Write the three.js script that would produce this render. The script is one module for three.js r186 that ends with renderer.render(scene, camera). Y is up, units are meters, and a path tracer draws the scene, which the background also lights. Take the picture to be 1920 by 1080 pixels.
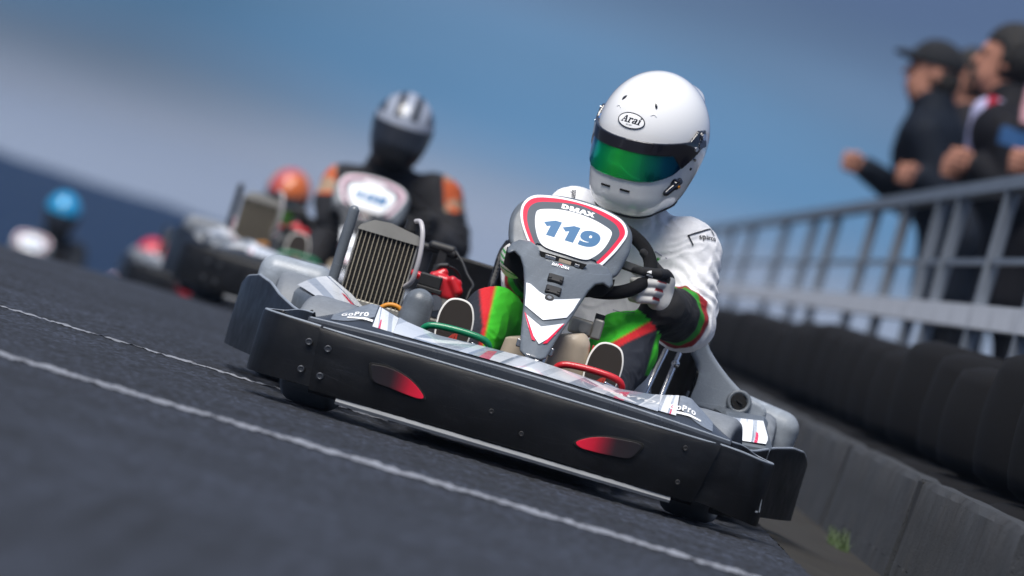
import * as THREE from 'three';
import { mergeGeometries, toCreasedNormals } from 'three/addons/utils/BufferGeometryUtils.js';
import { RoundedBoxGeometry } from 'three/addons/geometries/RoundedBoxGeometry.js';
import { DecalGeometry } from 'three/addons/geometries/DecalGeometry.js';
import { ImprovedNoise } from 'three/addons/math/ImprovedNoise.js';

// ---------------------------------------------------------------- camera
const scene = new THREE.Scene();
const camera = new THREE.PerspectiveCamera(5.805, 16 / 9, 0.5, 3000);
camera.rotation.order = 'YXZ';
camera.position.set(0, 0.445, 13);
camera.rotation.set(THREE.MathUtils.degToRad(-0.181), 0, THREE.MathUtils.degToRad(16.5));   // the photographer holds the camera tilted
camera.focus = 13.5;
camera.userData.fStop = 3.3;
const renderer = new THREE.WebGLRenderer({ antialias: true });
renderer.toneMapping = THREE.LinearToneMapping;
renderer.toneMappingExposure = 3.2;
renderer.shadowMap.enabled = true;

// ---------------------------------------------------------------- sky and sun
const lin = c => c <= 0.04045 ? c / 12.92 : Math.pow((c + 0.055) / 1.055, 2.4);
const perlin = new ImprovedNoise();
const clamp = (x, a = 0, b = 1) => Math.min(b, Math.max(a, x));
const sstep = (a, b, x) => { const t = clamp((x - a) / (b - a)); return t * t * (3 - 2 * t); };
{
  const W = 2048, H = 1024, data = new Float32Array(W * H * 4);
  // bands of evening cloud by height above the horizon in degrees (colours as seen, divided by the exposure)
  const K = [[-90, 152, 163, 184], [0, 152, 163, 184], [0.45, 152, 164, 186], [0.8, 138, 156, 182], [1.15, 114, 147, 183], [1.6, 98, 141, 182], [2.1, 100, 138, 176], [2.7, 103, 132, 166], [3.3, 97, 121, 154], [4, 84, 105, 140], [6, 104, 124, 162], [14, 122, 142, 178], [90, 138, 156, 188]];
  for (let j = 0; j < H; j++) {
    const el0 = (j + 0.5) / H * 180 - 90;
    for (let i = 0; i < W; i++) {
      const az = (i + 0.5) / W * 2 * Math.PI, cx = Math.cos(az), sx = Math.sin(az);
      const e = Math.abs(el0), n = perlin.noise(cx * 7, sx * 7, el0 * 0.5) + 0.5 * perlin.noise(cx * 17, sx * 17, el0 * 1.1 + 9);
      const el = el0 > 0 ? Math.max(0, el0 + n * Math.min(1, el0 * 0.6) * (0.22 + e * 0.06)) : el0;
      let k = 0; while (k < K.length - 2 && el > K[k + 1][0]) k++;
      let t = Math.min(1, Math.max(0, (el - K[k][0]) / (K[k + 1][0] - K[k][0]))); t = t * t * (3 - 2 * t);
      const left = Math.atan2(-cx, sx) * 180 / Math.PI;   // degrees to the right of the view
      const bank = sstep(-0.6, -5, left) * sstep(-80, -30, left) * sstep(-0.3, 1.0, el0) * sstep(40, 12, el0);   // a heavier cloud bank stands over the left
      const soft = (1 + 0.05 * perlin.noise(cx * 30, sx * 30, el0 * 2.2) + 0.13 * perlin.noise(cx * 13 + 5, sx * 13, el0 * 1.5 + 3) * sstep(0, 0.8, el0)) * (1 - 0.45 * bank);
      const o = (j * W + i) * 4;
      for (let c = 0; c < 3; c++) data[o + c] = lin((K[k][c + 1] * (1 - t) + K[k + 1][c + 1] * t) / 255) * soft / 3.2;
      data[o + 3] = 1;
    }
  }
  const sky = new THREE.DataTexture(data, W, H, THREE.RGBAFormat, THREE.FloatType);
  sky.mapping = THREE.EquirectangularReflectionMapping;
  sky.magFilter = sky.minFilter = THREE.LinearFilter;
  sky.needsUpdate = true;
  scene.background = sky; scene.environment = sky;
}
const sun = new THREE.DirectionalLight(0xfffaf3, 1.5);
sun.position.set(-4, 16, 8);
sun.castShadow = true; sun.shadow.radius = 75;
sun.shadow.mapSize.set(2048, 2048);
Object.assign(sun.shadow.camera, { left: -12, right: 12, top: 12, bottom: -12, near: 1, far: 80 });
scene.add(sun, sun.target);

// ---------------------------------------------------------------- helpers
let seed = 12345;
const rnd = () => { seed = (seed + 0x6D2B79F5) | 0; let t = Math.imul(seed ^ (seed >>> 15), 1 | seed); t = (t + Math.imul(t ^ (t >>> 7), 61 | t)) ^ t; return ((t ^ (t >>> 14)) >>> 0) / 4294967296; };
const V = (x, y, z) => new THREE.Vector3(x, y, z);
const mix = (a, b, t) => a + (b - a) * t;
const lut = (table, x) => { let k = 0; while (k < table.length - 2 && x > table[k + 1][0]) k++; const t = clamp((x - table[k][0]) / (table[k + 1][0] - table[k][0])); return mix(table[k][1], table[k + 1][1], t); };
const used = {};
function numbered(name) { const n = used[name] = (used[name] ?? -1) + 1; return n ? `${name}_${String(n).padStart(3, '0')}` : name; }
function part(name, geo, mat, parent) {
  const m = new THREE.Mesh(geo, mat); m.name = name; m.castShadow = m.receiveShadow = true; parent.add(m); return m;
}
function thing(name, label, category, x = 0, y = 0, z = 0, group) {
  const g = new THREE.Group(); g.name = numbered(name); g.position.set(x, y, z); g.userData = { label, category };
  if (group) g.userData.group = group; scene.add(g); return g;
}
function tag(m, label, category, group) { m.name = numbered(m.name); m.userData = { label, category }; if (group) m.userData.group = group; return m; }
function structure(name, geo, mat) { const m = part(numbered(name), geo, mat, scene); m.userData.kind = 'structure'; return m; }

// texture coordinates in metres, each triangle laid flat along the axis it mostly faces
function metric(geo, s = 1) {
  const g = geo.index ? geo.toNonIndexed() : geo, p = g.attributes.position, uv = new Float32Array(p.count * 2);
  for (let i = 0; i < p.count; i += 3) {
    const ax = p.getX(i + 1) - p.getX(i), ay = p.getY(i + 1) - p.getY(i), az = p.getZ(i + 1) - p.getZ(i);
    const bx = p.getX(i + 2) - p.getX(i), by = p.getY(i + 2) - p.getY(i), bz = p.getZ(i + 2) - p.getZ(i);
    const nx = Math.abs(ay * bz - az * by), ny = Math.abs(az * bx - ax * bz), nz = Math.abs(ax * by - ay * bx);
    for (let k = i; k < i + 3; k++) {
      const [u, v] = nz >= nx && nz >= ny ? [p.getX(k), p.getY(k)] : nx >= ny ? [p.getZ(k), p.getY(k)] : [p.getX(k), p.getZ(k)];
      uv[k * 2] = u * s; uv[k * 2 + 1] = v * s;
    }
  }
  g.setAttribute('uv', new THREE.BufferAttribute(uv, 2));
  return g;
}
const merged = list => metric(mergeGeometries(list.map(g => { const n = g.index ? g.toNonIndexed() : g; for (const k of Object.keys(n.attributes)) if (!['position', 'normal'].includes(k)) n.deleteAttribute(k); return n; })));
const moved = (g, x, y, z, rx = 0, ry = 0, rz = 0) => g.applyMatrix4(new THREE.Matrix4().compose(V(x, y, z), new THREE.Quaternion().setFromEuler(new THREE.Euler(rx, ry, rz)), V(1, 1, 1)));
const rbox = (w, h, d, r, x = 0, y = 0, z = 0, rx = 0, ry = 0, rz = 0) => moved(new RoundedBoxGeometry(w, h, d, 3, Math.min(r, w / 2.01, h / 2.01, d / 2.01)), x, y, z, rx, ry, rz);
const tube = (pts, r, seg = 40, rs = 10, closed = false) => new THREE.TubeGeometry(new THREE.CatmullRomCurve3(pts.map(p => V(...p)), closed), seg, r, rs, closed);
function capped(pts, r, seg = 40, rs = 12) {   // a tube with round ends
  const a = V(...pts[0]), b = V(...pts[pts.length - 1]);
  return mergeGeometries([tube(pts, r, seg, rs), moved(new THREE.SphereGeometry(r, rs, 8), a.x, a.y, a.z), moved(new THREE.SphereGeometry(r, rs, 8), b.x, b.y, b.z)]);
}
const cyl = (r0, r1, h, n, x = 0, y = 0, z = 0, rx = 0, ry = 0, rz = 0) => moved(new THREE.CylinderGeometry(r0, r1, h, n), x, y, z, rx, ry, rz);
// a skin over cross sections with the same number of points; ends are closed
function loft(sections, crease = 0.7, caps = true) {
  const n = sections[0].length, pos = [], idx = [];
  for (const s of sections) for (const p of s) pos.push(...p);
  for (let i = 0; i + 1 < sections.length; i++) for (let j = 0; j < n; j++) {
    const a = i * n + j, b = i * n + (j + 1) % n, c = a + n, d = b + n; idx.push(a, c, b, b, c, d);
  }
  if (caps) for (const [i, s] of [[0, sections[0]], [sections.length - 1, sections[sections.length - 1]]]) {
    const m = pos.length / 3, c = [0, 1, 2].map(k => s.reduce((t, p) => t + p[k], 0) / n); pos.push(...c);
    for (let j = 0; j < n; j++) i ? idx.push(i * n + j, m, i * n + (j + 1) % n) : idx.push(i * n + j, i * n + (j + 1) % n, m);
  }
  const g = new THREE.BufferGeometry(); g.setAttribute('position', new THREE.Float32BufferAttribute(pos, 3)); g.setIndex(idx);
  return metric(toCreasedNormals(g, crease));
}
// a sheet s(u, v), u and v from 0 to 1
function sheet(fn, nu, nv, uvfn) {
  const pos = [], uv = [], idx = [];
  for (let j = 0; j <= nv; j++) for (let i = 0; i <= nu; i++) { const p = fn(i / nu, j / nv); pos.push(...p); uv.push(...(uvfn ? uvfn(i / nu, j / nv, p) : [i / nu, j / nv])); }
  for (let j = 0; j < nv; j++) for (let i = 0; i < nu; i++) { const a = j * (nu + 1) + i; idx.push(a, a + 1, a + nu + 2, a, a + nu + 2, a + nu + 1); }
  const g = new THREE.BufferGeometry(); g.setAttribute('position', new THREE.Float32BufferAttribute(pos, 3)); g.setAttribute('uv', new THREE.Float32BufferAttribute(uv, 2)); g.setIndex(idx); g.computeVertexNormals();
  return g;
}
// an upright wall of plastic along a plan path [[x, z], ...]
function ribbon(path, y0, y1, t, n = 60) {
  const c = new THREE.CatmullRomCurve3(path.map(p => V(p[0], 0, p[1]))), secs = [];
  for (let i = 0; i <= n; i++) {
    const u = i / n, p = c.getPointAt(u), d = c.getTangentAt(u), nx = d.z * t / 2, nz = -d.x * t / 2, a = y0(u), b = y1(u), r = t * 0.45;
    const P = (s, y) => [p.x + nx * s, y, p.z + nz * s];
    secs.push([P(-1, a), P(1, a), P(1.15, mix(a, b, 0.35)), P(1, b - r), P(0.5, b), P(-0.5, b), P(-1, b - r), P(-0.9, mix(a, b, 0.35))]);
  }
  return loft(secs, 0.9);
}
function blob(points, depth, bevel, z = 0, seg = 4) {   // an outline with thickness and rounded edges
  const s = new THREE.Shape(points.map(p => new THREE.Vector2(p[0], p[1])));
  const g = new THREE.ExtrudeGeometry(s, { depth, bevelEnabled: bevel > 0, bevelSize: bevel, bevelThickness: bevel, bevelSegments: seg, steps: 1 });
  g.translate(0, 0, z - depth / 2); return g;
}
const smooth2 = (pts, n) => new THREE.CatmullRomCurve3(pts.map(p => V(p[0], p[1], 0)), true, 'centripetal').getPoints(n).slice(0, n).map(p => [p.x, p.y]);

// ---------------------------------------------------------------- solid shapes from distance fields
const smin = (a, b, k) => { const h = clamp(0.5 + 0.5 * (b - a) / k); return mix(b, a, h) - k * h * (1 - h); };
const smax = (a, b, k) => -smin(-a, -b, k);
function bone(x, y, z, A, B, ra, rb) {
  const bx = B[0] - A[0], by = B[1] - A[1], bz = B[2] - A[2], px = x - A[0], py = y - A[1], pz = z - A[2];
  const t = clamp((px * bx + py * by + pz * bz) / (bx * bx + by * by + bz * bz + 1e-12));
  return Math.hypot(px - bx * t, py - by * t, pz - bz * t) - mix(ra, rb, t);
}
const egg = (x, y, z, c, r) => { const a = (x - c[0]) / r[0], b = (y - c[1]) / r[1], d = (z - c[2]) / r[2], k0 = Math.hypot(a, b, d), k1 = Math.hypot(a / r[0], b / r[1], d / r[2]); return k1 < 1e-9 ? -Math.min(...r) : k0 * (k0 - 1) / k1; };
const brick3 = (x, y, z, c, h, r) => { const a = Math.abs(x - c[0]) - h[0] + r, b = Math.abs(y - c[1]) - h[1] + r, d = Math.abs(z - c[2]) - h[2] + r; return Math.hypot(Math.max(a, 0), Math.max(b, 0), Math.max(d, 0)) + Math.min(0, Math.max(a, b, d)) - r; };
function poly2(pts) {
  return (x, y) => {
    let d = 1e9, s = 1;
    for (let i = 0, j = pts.length - 1; i < pts.length; j = i++) {
      const ex = pts[j][0] - pts[i][0], ey = pts[j][1] - pts[i][1], wx = x - pts[i][0], wy = y - pts[i][1];
      const t = clamp((wx * ex + wy * ey) / (ex * ex + ey * ey)), bx = wx - ex * t, by = wy - ey * t;
      d = Math.min(d, bx * bx + by * by);
      const c1 = y >= pts[i][1], c2 = y < pts[j][1], c3 = ex * wy > ey * wx;
      if ((c1 && c2 && c3) || (!c1 && !c2 && !c3)) s = -s;
    }
    return s * Math.sqrt(d);
  };
}
function solid(fn, lo, hi, h, colour, slack = 1.5) {
  const N = [0, 1, 2].map(k => Math.ceil((hi[k] - lo[k]) / h) + 2), [nx, ny, nz] = N, val = new Float32Array(nx * ny * nz).fill(1);
  const at = (i, j, k) => (k * ny + j) * nx + i, B = 8, half = B * h * 0.87 * slack;
  for (let k0 = 0; k0 < nz; k0 += B) for (let j0 = 0; j0 < ny; j0 += B) for (let i0 = 0; i0 < nx; i0 += B) {
    const d = fn(lo[0] + (i0 + B / 2 - 0.5) * h, lo[1] + (j0 + B / 2 - 0.5) * h, lo[2] + (k0 + B / 2 - 0.5) * h), far = Math.abs(d) > half;
    for (let k = k0; k < Math.min(nz, k0 + B); k++) for (let j = j0; j < Math.min(ny, j0 + B); j++) for (let i = i0; i < Math.min(nx, i0 + B); i++)
      val[at(i, j, k)] = far ? d : fn(lo[0] + i * h, lo[1] + j * h, lo[2] + k * h);
  }
  const id = new Int32Array(nx * ny * nz).fill(-1), pos = [], idx = [], c = new Float32Array(8), steps = [1, 2, 4];
  for (let k = 0; k + 1 < nz; k++) for (let j = 0; j + 1 < ny; j++) for (let i = 0; i + 1 < nx; i++) {
    let n = 0, sx = 0, sy = 0, sz = 0, m = 0;
    const near = val[at(i, j, k)]; if (near > 4 * h || near < -4 * h) continue;
    for (let q = 0; q < 8; q++) { c[q] = val[at(i + (q & 1), j + (q >> 1 & 1), k + (q >> 2))]; if (c[q] < 0) m++; }
    if (m === 0 || m === 8) continue;
    for (let q = 0; q < 8; q++) for (const b of steps) if (!(q & b)) {
      const r = q | b; if ((c[q] < 0) === (c[r] < 0)) continue;
      const t = c[q] / (c[q] - c[r]);
      sx += (q & 1) + (b === 1 ? t : 0); sy += (q >> 1 & 1) + (b === 2 ? t : 0); sz += (q >> 2) + (b === 4 ? t : 0); n++;
    }
    id[at(i, j, k)] = pos.length / 3; pos.push(lo[0] + (i + sx / n) * h, lo[1] + (j + sy / n) * h, lo[2] + (k + sz / n) * h);
  }
  const quad = (a, b, c, d, f) => { if (a < 0 || b < 0 || c < 0 || d < 0) return; f ? idx.push(a, b, c, a, c, d) : idx.push(a, c, b, a, d, c); };
  for (let k = 1; k + 1 < nz; k++) for (let j = 1; j + 1 < ny; j++) for (let i = 1; i + 1 < nx; i++) {
    const s = val[at(i, j, k)] < 0;
    if (s !== val[at(i + 1, j, k)] < 0) quad(id[at(i, j - 1, k - 1)], id[at(i, j, k - 1)], id[at(i, j, k)], id[at(i, j - 1, k)], s);
    if (s !== val[at(i, j + 1, k)] < 0) quad(id[at(i - 1, j, k - 1)], id[at(i - 1, j, k)], id[at(i, j, k)], id[at(i, j, k - 1)], s);
    if (s !== val[at(i, j, k + 1)] < 0) quad(id[at(i - 1, j - 1, k)], id[at(i, j - 1, k)], id[at(i, j, k)], id[at(i - 1, j, k)], s);
  }
  const nor = new Float32Array(pos.length), col = colour && new Float32Array(pos.length), uv = new Float32Array(pos.length / 3 * 2), e = h * 0.6;
  for (let q = 0; q < pos.length; q += 3) {
    const x = pos[q], y = pos[q + 1], z = pos[q + 2];
    const a = fn(x + e, y, z) - fn(x - e, y, z), b = fn(x, y + e, z) - fn(x, y - e, z), c = fn(x, y, z + e) - fn(x, y, z - e), l = Math.hypot(a, b, c) || 1;
    nor[q] = a / l; nor[q + 1] = b / l; nor[q + 2] = c / l;
    uv[q / 3 * 2] = x + z * 0.6; uv[q / 3 * 2 + 1] = y + z * 0.35;
    if (colour) { const w = colour(x, y, z); col[q] = w[0]; col[q + 1] = w[1]; col[q + 2] = w[2]; }
  }
  const g = new THREE.BufferGeometry();
  g.setAttribute('position', new THREE.Float32BufferAttribute(pos, 3)); g.setAttribute('normal', new THREE.BufferAttribute(nor, 3)); g.setAttribute('uv', new THREE.BufferAttribute(uv, 2));
  if (colour) g.setAttribute('color', new THREE.BufferAttribute(col, 3));
  g.setIndex(idx); return g;
}
function recolour(geo, colour) {
  const g = geo.clone(), p = g.attributes.position, c = new Float32Array(p.count * 3);
  for (let i = 0; i < p.count; i++) c.set(colour(p.getX(i), p.getY(i), p.getZ(i)), i * 3);
  g.setAttribute('color', new THREE.BufferAttribute(c, 3)); return g;
}
// a sticker laid on a finished surface
function decal(mesh, at, aim, size, mat, name, parent, lift = 0.0012, spin = 0) {
  const o = new THREE.Object3D(); o.position.copy(at); o.lookAt(at.clone().add(aim)); o.rotateZ(spin);
  const g = new DecalGeometry(mesh, at, new THREE.Euler().setFromRotationMatrix(new THREE.Matrix4().makeRotationFromQuaternion(o.quaternion)), V(...size));
  const p = g.attributes.position, n = g.attributes.normal;
  for (let i = 0; i < p.count; i++) p.setXYZ(i, p.getX(i) + n.getX(i) * lift, p.getY(i) + n.getY(i) * lift, p.getZ(i) + n.getZ(i) * lift);
  return part(name, g, mat, parent);
}
// ---------------------------------------------------------------- textures
function lattice(n, s) {
  seed = s; const a = new Float32Array(n * n), q = n - 1; for (let i = 0; i < n * n; i++) a[i] = rnd();
  return (x, y) => { const xf = Math.floor(x), yf = Math.floor(y), fx = x - xf, fy = y - yf, u = fx * fx * (3 - 2 * fx), v = fy * fy * (3 - 2 * fy), x0 = xf & q, x1 = (xf + 1) & q, y0 = (yf & q) * n, y1 = ((yf + 1) & q) * n, p = a[y0 + x0], r = a[y1 + x0], e = p + (a[y0 + x1] - p) * u; return e + (r + (a[y1 + x1] - r) * u - e) * v; };
}
function picture(n, fn, srgb, repeat = 1) {
  const d = new Uint8ClampedArray(n * n * 4);
  for (let j = 0; j < n; j++) for (let i = 0; i < n; i++) { const c = fn((i + 0.5) / n, (j + 0.5) / n), o = (j * n + i) * 4; if (c.length) { d[o] = 255 * c[0]; d[o + 1] = 255 * c[1]; d[o + 2] = 255 * c[2]; } else d[o] = d[o + 1] = d[o + 2] = 255 * c; d[o + 3] = 255; }
  const t = new THREE.DataTexture(new Uint8Array(d.buffer), n, n); t.wrapS = t.wrapT = THREE.RepeatWrapping; t.magFilter = t.minFilter = THREE.LinearFilter; if (srgb) t.colorSpace = THREE.SRGBColorSpace; t.repeat.set(repeat, repeat); t.needsUpdate = true; return t;
}
const L8 = lattice(8, 1), L16 = lattice(16, 2), L32 = lattice(32, 3), L64 = lattice(64, 4), L128 = lattice(128, 5), L512 = lattice(512, 6), L1024 = lattice(1024, 7), L256 = lattice(256, 8);
const cloudy = (u, v) => 0.4 * L8(u * 8, v * 8) + 0.3 * L16(u * 16, v * 16) + 0.2 * L32(u * 32, v * 32) + 0.1 * L128(u * 128, v * 128);
// asphalt: 4 m of stones in bitumen, with rubber laid down in bands along the racing line
const roadShade = (u, v) => {
  const stone = L1024(u * 1024, v * 512), grain = L512(u * 512 + 3, v * 128), patch = cloudy(u, v);
  const bands = 0.55 * L64(u * 2, v * 64) + 0.45 * L32(u * 2 + 5, v * 32);
  return clamp(0.10 + 0.35 * Math.pow(stone, 2.2) + 0.75 * Math.pow(grain, 2.5) + 0.34 * (patch - 0.5) + 0.26 * (bands - 0.5) + 0.06);
};
const roadMap = picture(2048, (u, v) => { const s = roadShade(u, v); return [s * 0.93, s * 0.97, s * 1.06]; }, false, 0.25);
// worn plastic: dusty film, scratches mostly along the length, small chips
const scratches = []; seed = 77; for (let i = 0; i < 260; i++) scratches.push([rnd(), rnd(), (rnd() - 0.5) * 0.35, 0.03 + rnd() * 0.16, rnd()]);
const scratchMap = (() => {
  const n = 1024, a = new Float32Array(n * n);
  for (const [u, v, sl, len, w] of scratches) for (let s = 0; s < len * n; s++) { const x = Math.floor((u * n + s)) % n, y = ((Math.floor(v * n + s * sl) % n) + n) % n; a[y * n + x] = Math.max(a[y * n + x], 0.25 + 0.6 * w * Math.sin(Math.PI * s / (len * n))); }
  return (u, v) => a[Math.floor(v * n) % n * n + Math.floor(u * n) % n];
})();
const wornMap = picture(1024, (u, v) => { const p = cloudy(u, v), chip = L256(u * 256, v * 256) > 0.975 ? 0.35 : 0, f = 0.34 + 0.3 * Math.max(0, p - 0.42) * 2 * L32(u * 16, v * 32) + 0.08 * L512(u * 512, v * 512) + chip * p + 0.38 * scratchMap(u, v) * (p > 0.5 ? 1 : 0.35); return [f * 0.97, f, f * 1.02]; }, false, 1.6);
// black moulded plastic: fine pale scratches, rubber smears and dust caught in the grain
const scuffMap = picture(1024, (u, v) => { const p = cloudy(u, v), smear = Math.max(0, L16(u * 5 + 3, v * 16) - 0.55) * 2 * L64(u * 16, v * 64), chip = L256(u * 256, v * 256) > 0.972 ? 0.4 * p : 0, s = scratchMap(u, v), f = 0.085 + 0.05 * L512(u * 512, v * 512) + 0.16 * Math.max(0, p - 0.45) + 0.30 * smear * L256(u * 128, v * 256) + chip + 0.85 * s * s * (p > 0.47 ? 1 : 0.3); return [f, f * 1.0, f * 1.03]; }, false, 1.6);
const paintMap = picture(1024, (u, v) => { const w = 0.5 * L64(u * 64, v * 64) + 0.3 * L256(u * 256, v * 256) + 0.2 * L16(u * 16, v * 16), f = w < 0.34 ? 0.16 + 0.3 * L256(u * 256, v * 256) : 0.62 + 0.38 * L128(u * 128, v * 128); return [f, f, f * 1.02]; }, false, 0.5);
const wornRough = picture(512, (u, v) => 0.5 + 0.5 * cloudy(u, v), false, 2.3);
const wornBump = picture(1024, (u, v) => 0.5 + 0.2 * L512(u * 512, v * 512) - 0.4 * scratchMap(u, v) + 0.2 * L64(u * 64, v * 64), false, 1.6);
const concreteMap = picture(1024, (u, v) => { const p = cloudy(u, v), hole = L256(u * 256, v * 256) > 0.9 ? 0.35 : 0, st = Math.max(0, L16(u * 16, v * 6) - 0.5), s = 0.5 + 0.45 * (p - 0.5) - hole * p + 0.1 * L512(u * 512, v * 512) - 0.35 * st, d = Math.max(0, 0.55 - L8(u * 8 + 2, v * 8)) * 0.5; return [s * (1 + d * 0.25), s * (1 - 0.05 * d), s * (1 - 0.35 * d)]; }, false, 0.9);
const dirtMap = picture(512, (u, v) => { const s = 0.35 + 0.6 * cloudy(u, v) + 0.25 * (L512(u * 512, v * 512) - 0.5), m = L16(u * 16, v * 16); return [s, s * mix(0.86, 0.96, m), s * mix(0.68, 0.74, m)]; }, false, 0.7);
const clothBump = picture(512, (u, v) => 0.7 * L32(u * 32, v * 12) + 0.3 * L256(u * 256, v * 256), false, 4);
const weaveBump = picture(256, (u, v) => 0.5 + 0.25 * Math.sin(u * 64 * 2 * Math.PI) + 0.25 * Math.sin(v * 64 * 2 * Math.PI), false, 9);
const smudge = picture(512, (u, v) => 0.55 + 0.45 * cloudy(u, v), false, 1.2);
const whiteDirt = picture(512, (u, v) => { const p = cloudy(u, v), d = p < 0.36 ? (0.36 - p) * 0.6 : 0, s = 0.97 - d - 0.03 * L256(u * 256, v * 256); return [s, s * 0.995, s * 0.99]; }, false, 1.6);
function board(w, h, draw) {
  const c = document.createElement('canvas'); c.width = w; c.height = h; const g = c.getContext('2d'); draw(g, w, h);
  const t = new THREE.CanvasTexture(c); t.colorSpace = THREE.SRGBColorSpace; t.magFilter = t.minFilter = THREE.LinearFilter; return t;
}
function poly(g, pts, fill) { g.beginPath(); pts.forEach((p, i) => i ? g.lineTo(...p) : g.moveTo(...p)); g.closePath(); g.fillStyle = fill; g.fill(); }

// ---------------------------------------------------------------- materials
const rgb = (r, g, b) => new THREE.Color().setRGB(r, g, b);
const std = (c, rough, extra = {}) => new THREE.MeshPhysicalMaterial({ color: rgb(...c), roughness: rough, ...extra });
const sticker = (map, rough = 0.3, extra = {}) => new THREE.MeshPhysicalMaterial({ map, roughness: rough, alphaTest: 0.5, side: THREE.DoubleSide, polygonOffset: true, polygonOffsetFactor: -2, ...extra });
const M = {
  road: std([0.044, 0.051, 0.070], 0.78, { map: roadMap, vertexColors: true }),
  dirt: std([0.026, 0.024, 0.022], 0.95, { map: dirtMap }),
  paint: std([0.27, 0.285, 0.32], 0.8, { map: paintMap }),
  black: std([0.042, 0.044, 0.05], 0.5, { specularIntensity: 0.6, map: scuffMap, roughnessMap: wornRough, bumpMap: wornBump, bumpScale: 0.0005 }),
  grey: std([0.31, 0.345, 0.39], 0.45, { map: wornMap, roughnessMap: wornRough, bumpMap: wornBump, bumpScale: 0.0004 }),
  pale: std([0.72, 0.78, 0.86], 0.48, { map: wornMap, roughnessMap: wornRough, bumpMap: wornBump, bumpScale: 0.0004 }),
  deck: std([0.075, 0.083, 0.10], 0.4, { map: wornMap, roughnessMap: wornRough, bumpMap: wornBump, bumpScale: 0.0003 }),
  edge: std([0.66, 0.72, 0.82], 0.45, { map: wornMap }),  // pale colour of the painted highlights on rims and lips
  stripGrey: std([0.42, 0.43, 0.44], 0.8, { map: smudge }),
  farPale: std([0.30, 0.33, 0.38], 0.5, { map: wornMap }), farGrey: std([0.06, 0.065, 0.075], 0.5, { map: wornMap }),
  jet: std([0.012, 0.012, 0.013], 0.55),
  hole: std([0.004, 0.004, 0.004], 0.9),
  rubber: std([0.006, 0.006, 0.0072], 0.95, { specularIntensity: 0.45, bumpMap: wornBump, bumpScale: 0.001 }),
  slick: std([0.46, 0.49, 0.54], 0.55, { map: wornMap, bumpMap: wornBump, bumpScale: 0.001 }),
  steel: std([0.42, 0.42, 0.42], 0.35, { metalness: 0.9, roughnessMap: smudge }),
  chrome: std([0.7, 0.7, 0.72], 0.18, { metalness: 1 }),
  alu: std([0.5, 0.48, 0.43], 0.5, { metalness: 0.6, map: smudge }),
  fin: std([0.72, 0.63, 0.48], 0.5, { metalness: 0.2, map: smudge }),
  core: std([0.012, 0.011, 0.01], 0.8),
  red: std([0.55, 0.012, 0.02], 0.35, { clearcoat: 0.4 }),
  green: std([0.0, 0.19, 0.075], 0.32, { clearcoat: 0.4 }),
  orange: std([0.65, 0.25, 0.015], 0.45),
  milk: std([0.62, 0.6, 0.62], 0.35, { transmission: 0.25, thickness: 0 }),
  tank: std([0.58, 0.48, 0.36], 0.42, { map: smudge }),
  concrete: std([0.062, 0.068, 0.079], 0.9, { map: concreteMap, bumpMap: concreteMap, bumpScale: 0.012 }),
  galv: std([0.27, 0.30, 0.34], 0.45, { metalness: 0.3, map: smudge }),
  board: std([0.8, 0.82, 0.86], 0.6, { map: smudge }),
  bolt: std([0.07, 0.075, 0.085], 0.45, { metalness: 0.7 }),
  sole: std([0.72, 0.7, 0.66], 0.7), tread: std([0.035, 0.026, 0.02], 0.85, { bumpMap: weaveBump, bumpScale: 0.003 }),
  shoe: std([0.02, 0.02, 0.022], 0.8),
  helmet: std([0.88, 0.88, 0.88], 0.16, { clearcoat: 1, clearcoatRoughness: 0.04 }),
  visor: std([1, 1, 1], 0.1, { metalness: 0.8, vertexColors: true, iridescence: 1, iridescenceIOR: 2.3, iridescenceThicknessRange: [100, 293] }),
  gloss: std([0.006, 0.006, 0.012], 0.12, { clearcoat: 1 }),
  suit: std([1, 1, 1], 0.85, { vertexColors: true, map: whiteDirt, bumpMap: clothBump, bumpScale: 0.0012, sheen: 0.15 }),
  glove: std([1, 1, 1], 0.8, { vertexColors: true, bumpMap: weaveBump, bumpScale: 0.0006 }),
  skin: std([1, 1, 1], 0.75, { vertexColors: true, specularIntensity: 0.35 }),
  leaf: std([0.06, 0.11, 0.025], 0.7, { transmission: 0.35, thickness: 0, side: THREE.DoubleSide }),
  hill: std([0.003, 0.013, 0.038], 1, { specularIntensity: 0 }),
};
// ---------------------------------------------------------------- ground
// the circuit is level where the first karts are and falls away behind a crest, most on the left
const groundAt = (x, z) => {
  const d = 13 - z, t = Math.max(0, d - 19.5), fall = 0.052 * (t - 4 * (1 - Math.exp(-t / 4)));
  const far = sstep(60, 260, d) * 9;
  return -(fall > 4 ? 4 + (fall - 4) * 0.15 : fall) * sstep(1.0, -3.2, x) - far - 0.045 * sstep(0.72, 1.06, x) * sstep(3.5, 1.9, x);
};
const fan = (a, b, n, p) => Array.from({ length: n + 1 }, (_, i) => a + (b - a) * Math.pow(i / n, p));
const gx = [...fan(-700, -8, 24, 0.5).slice(0, -1), ...fan(-8, 4, 80, 1).slice(0, -1), ...fan(4, 700, 24, 2)];
const gz = [...fan(-700, -60, 24, 0.6).slice(0, -1), ...fan(-60, 14, 160, 1).slice(0, -1), ...fan(14, 120, 10, 2)];
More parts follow.
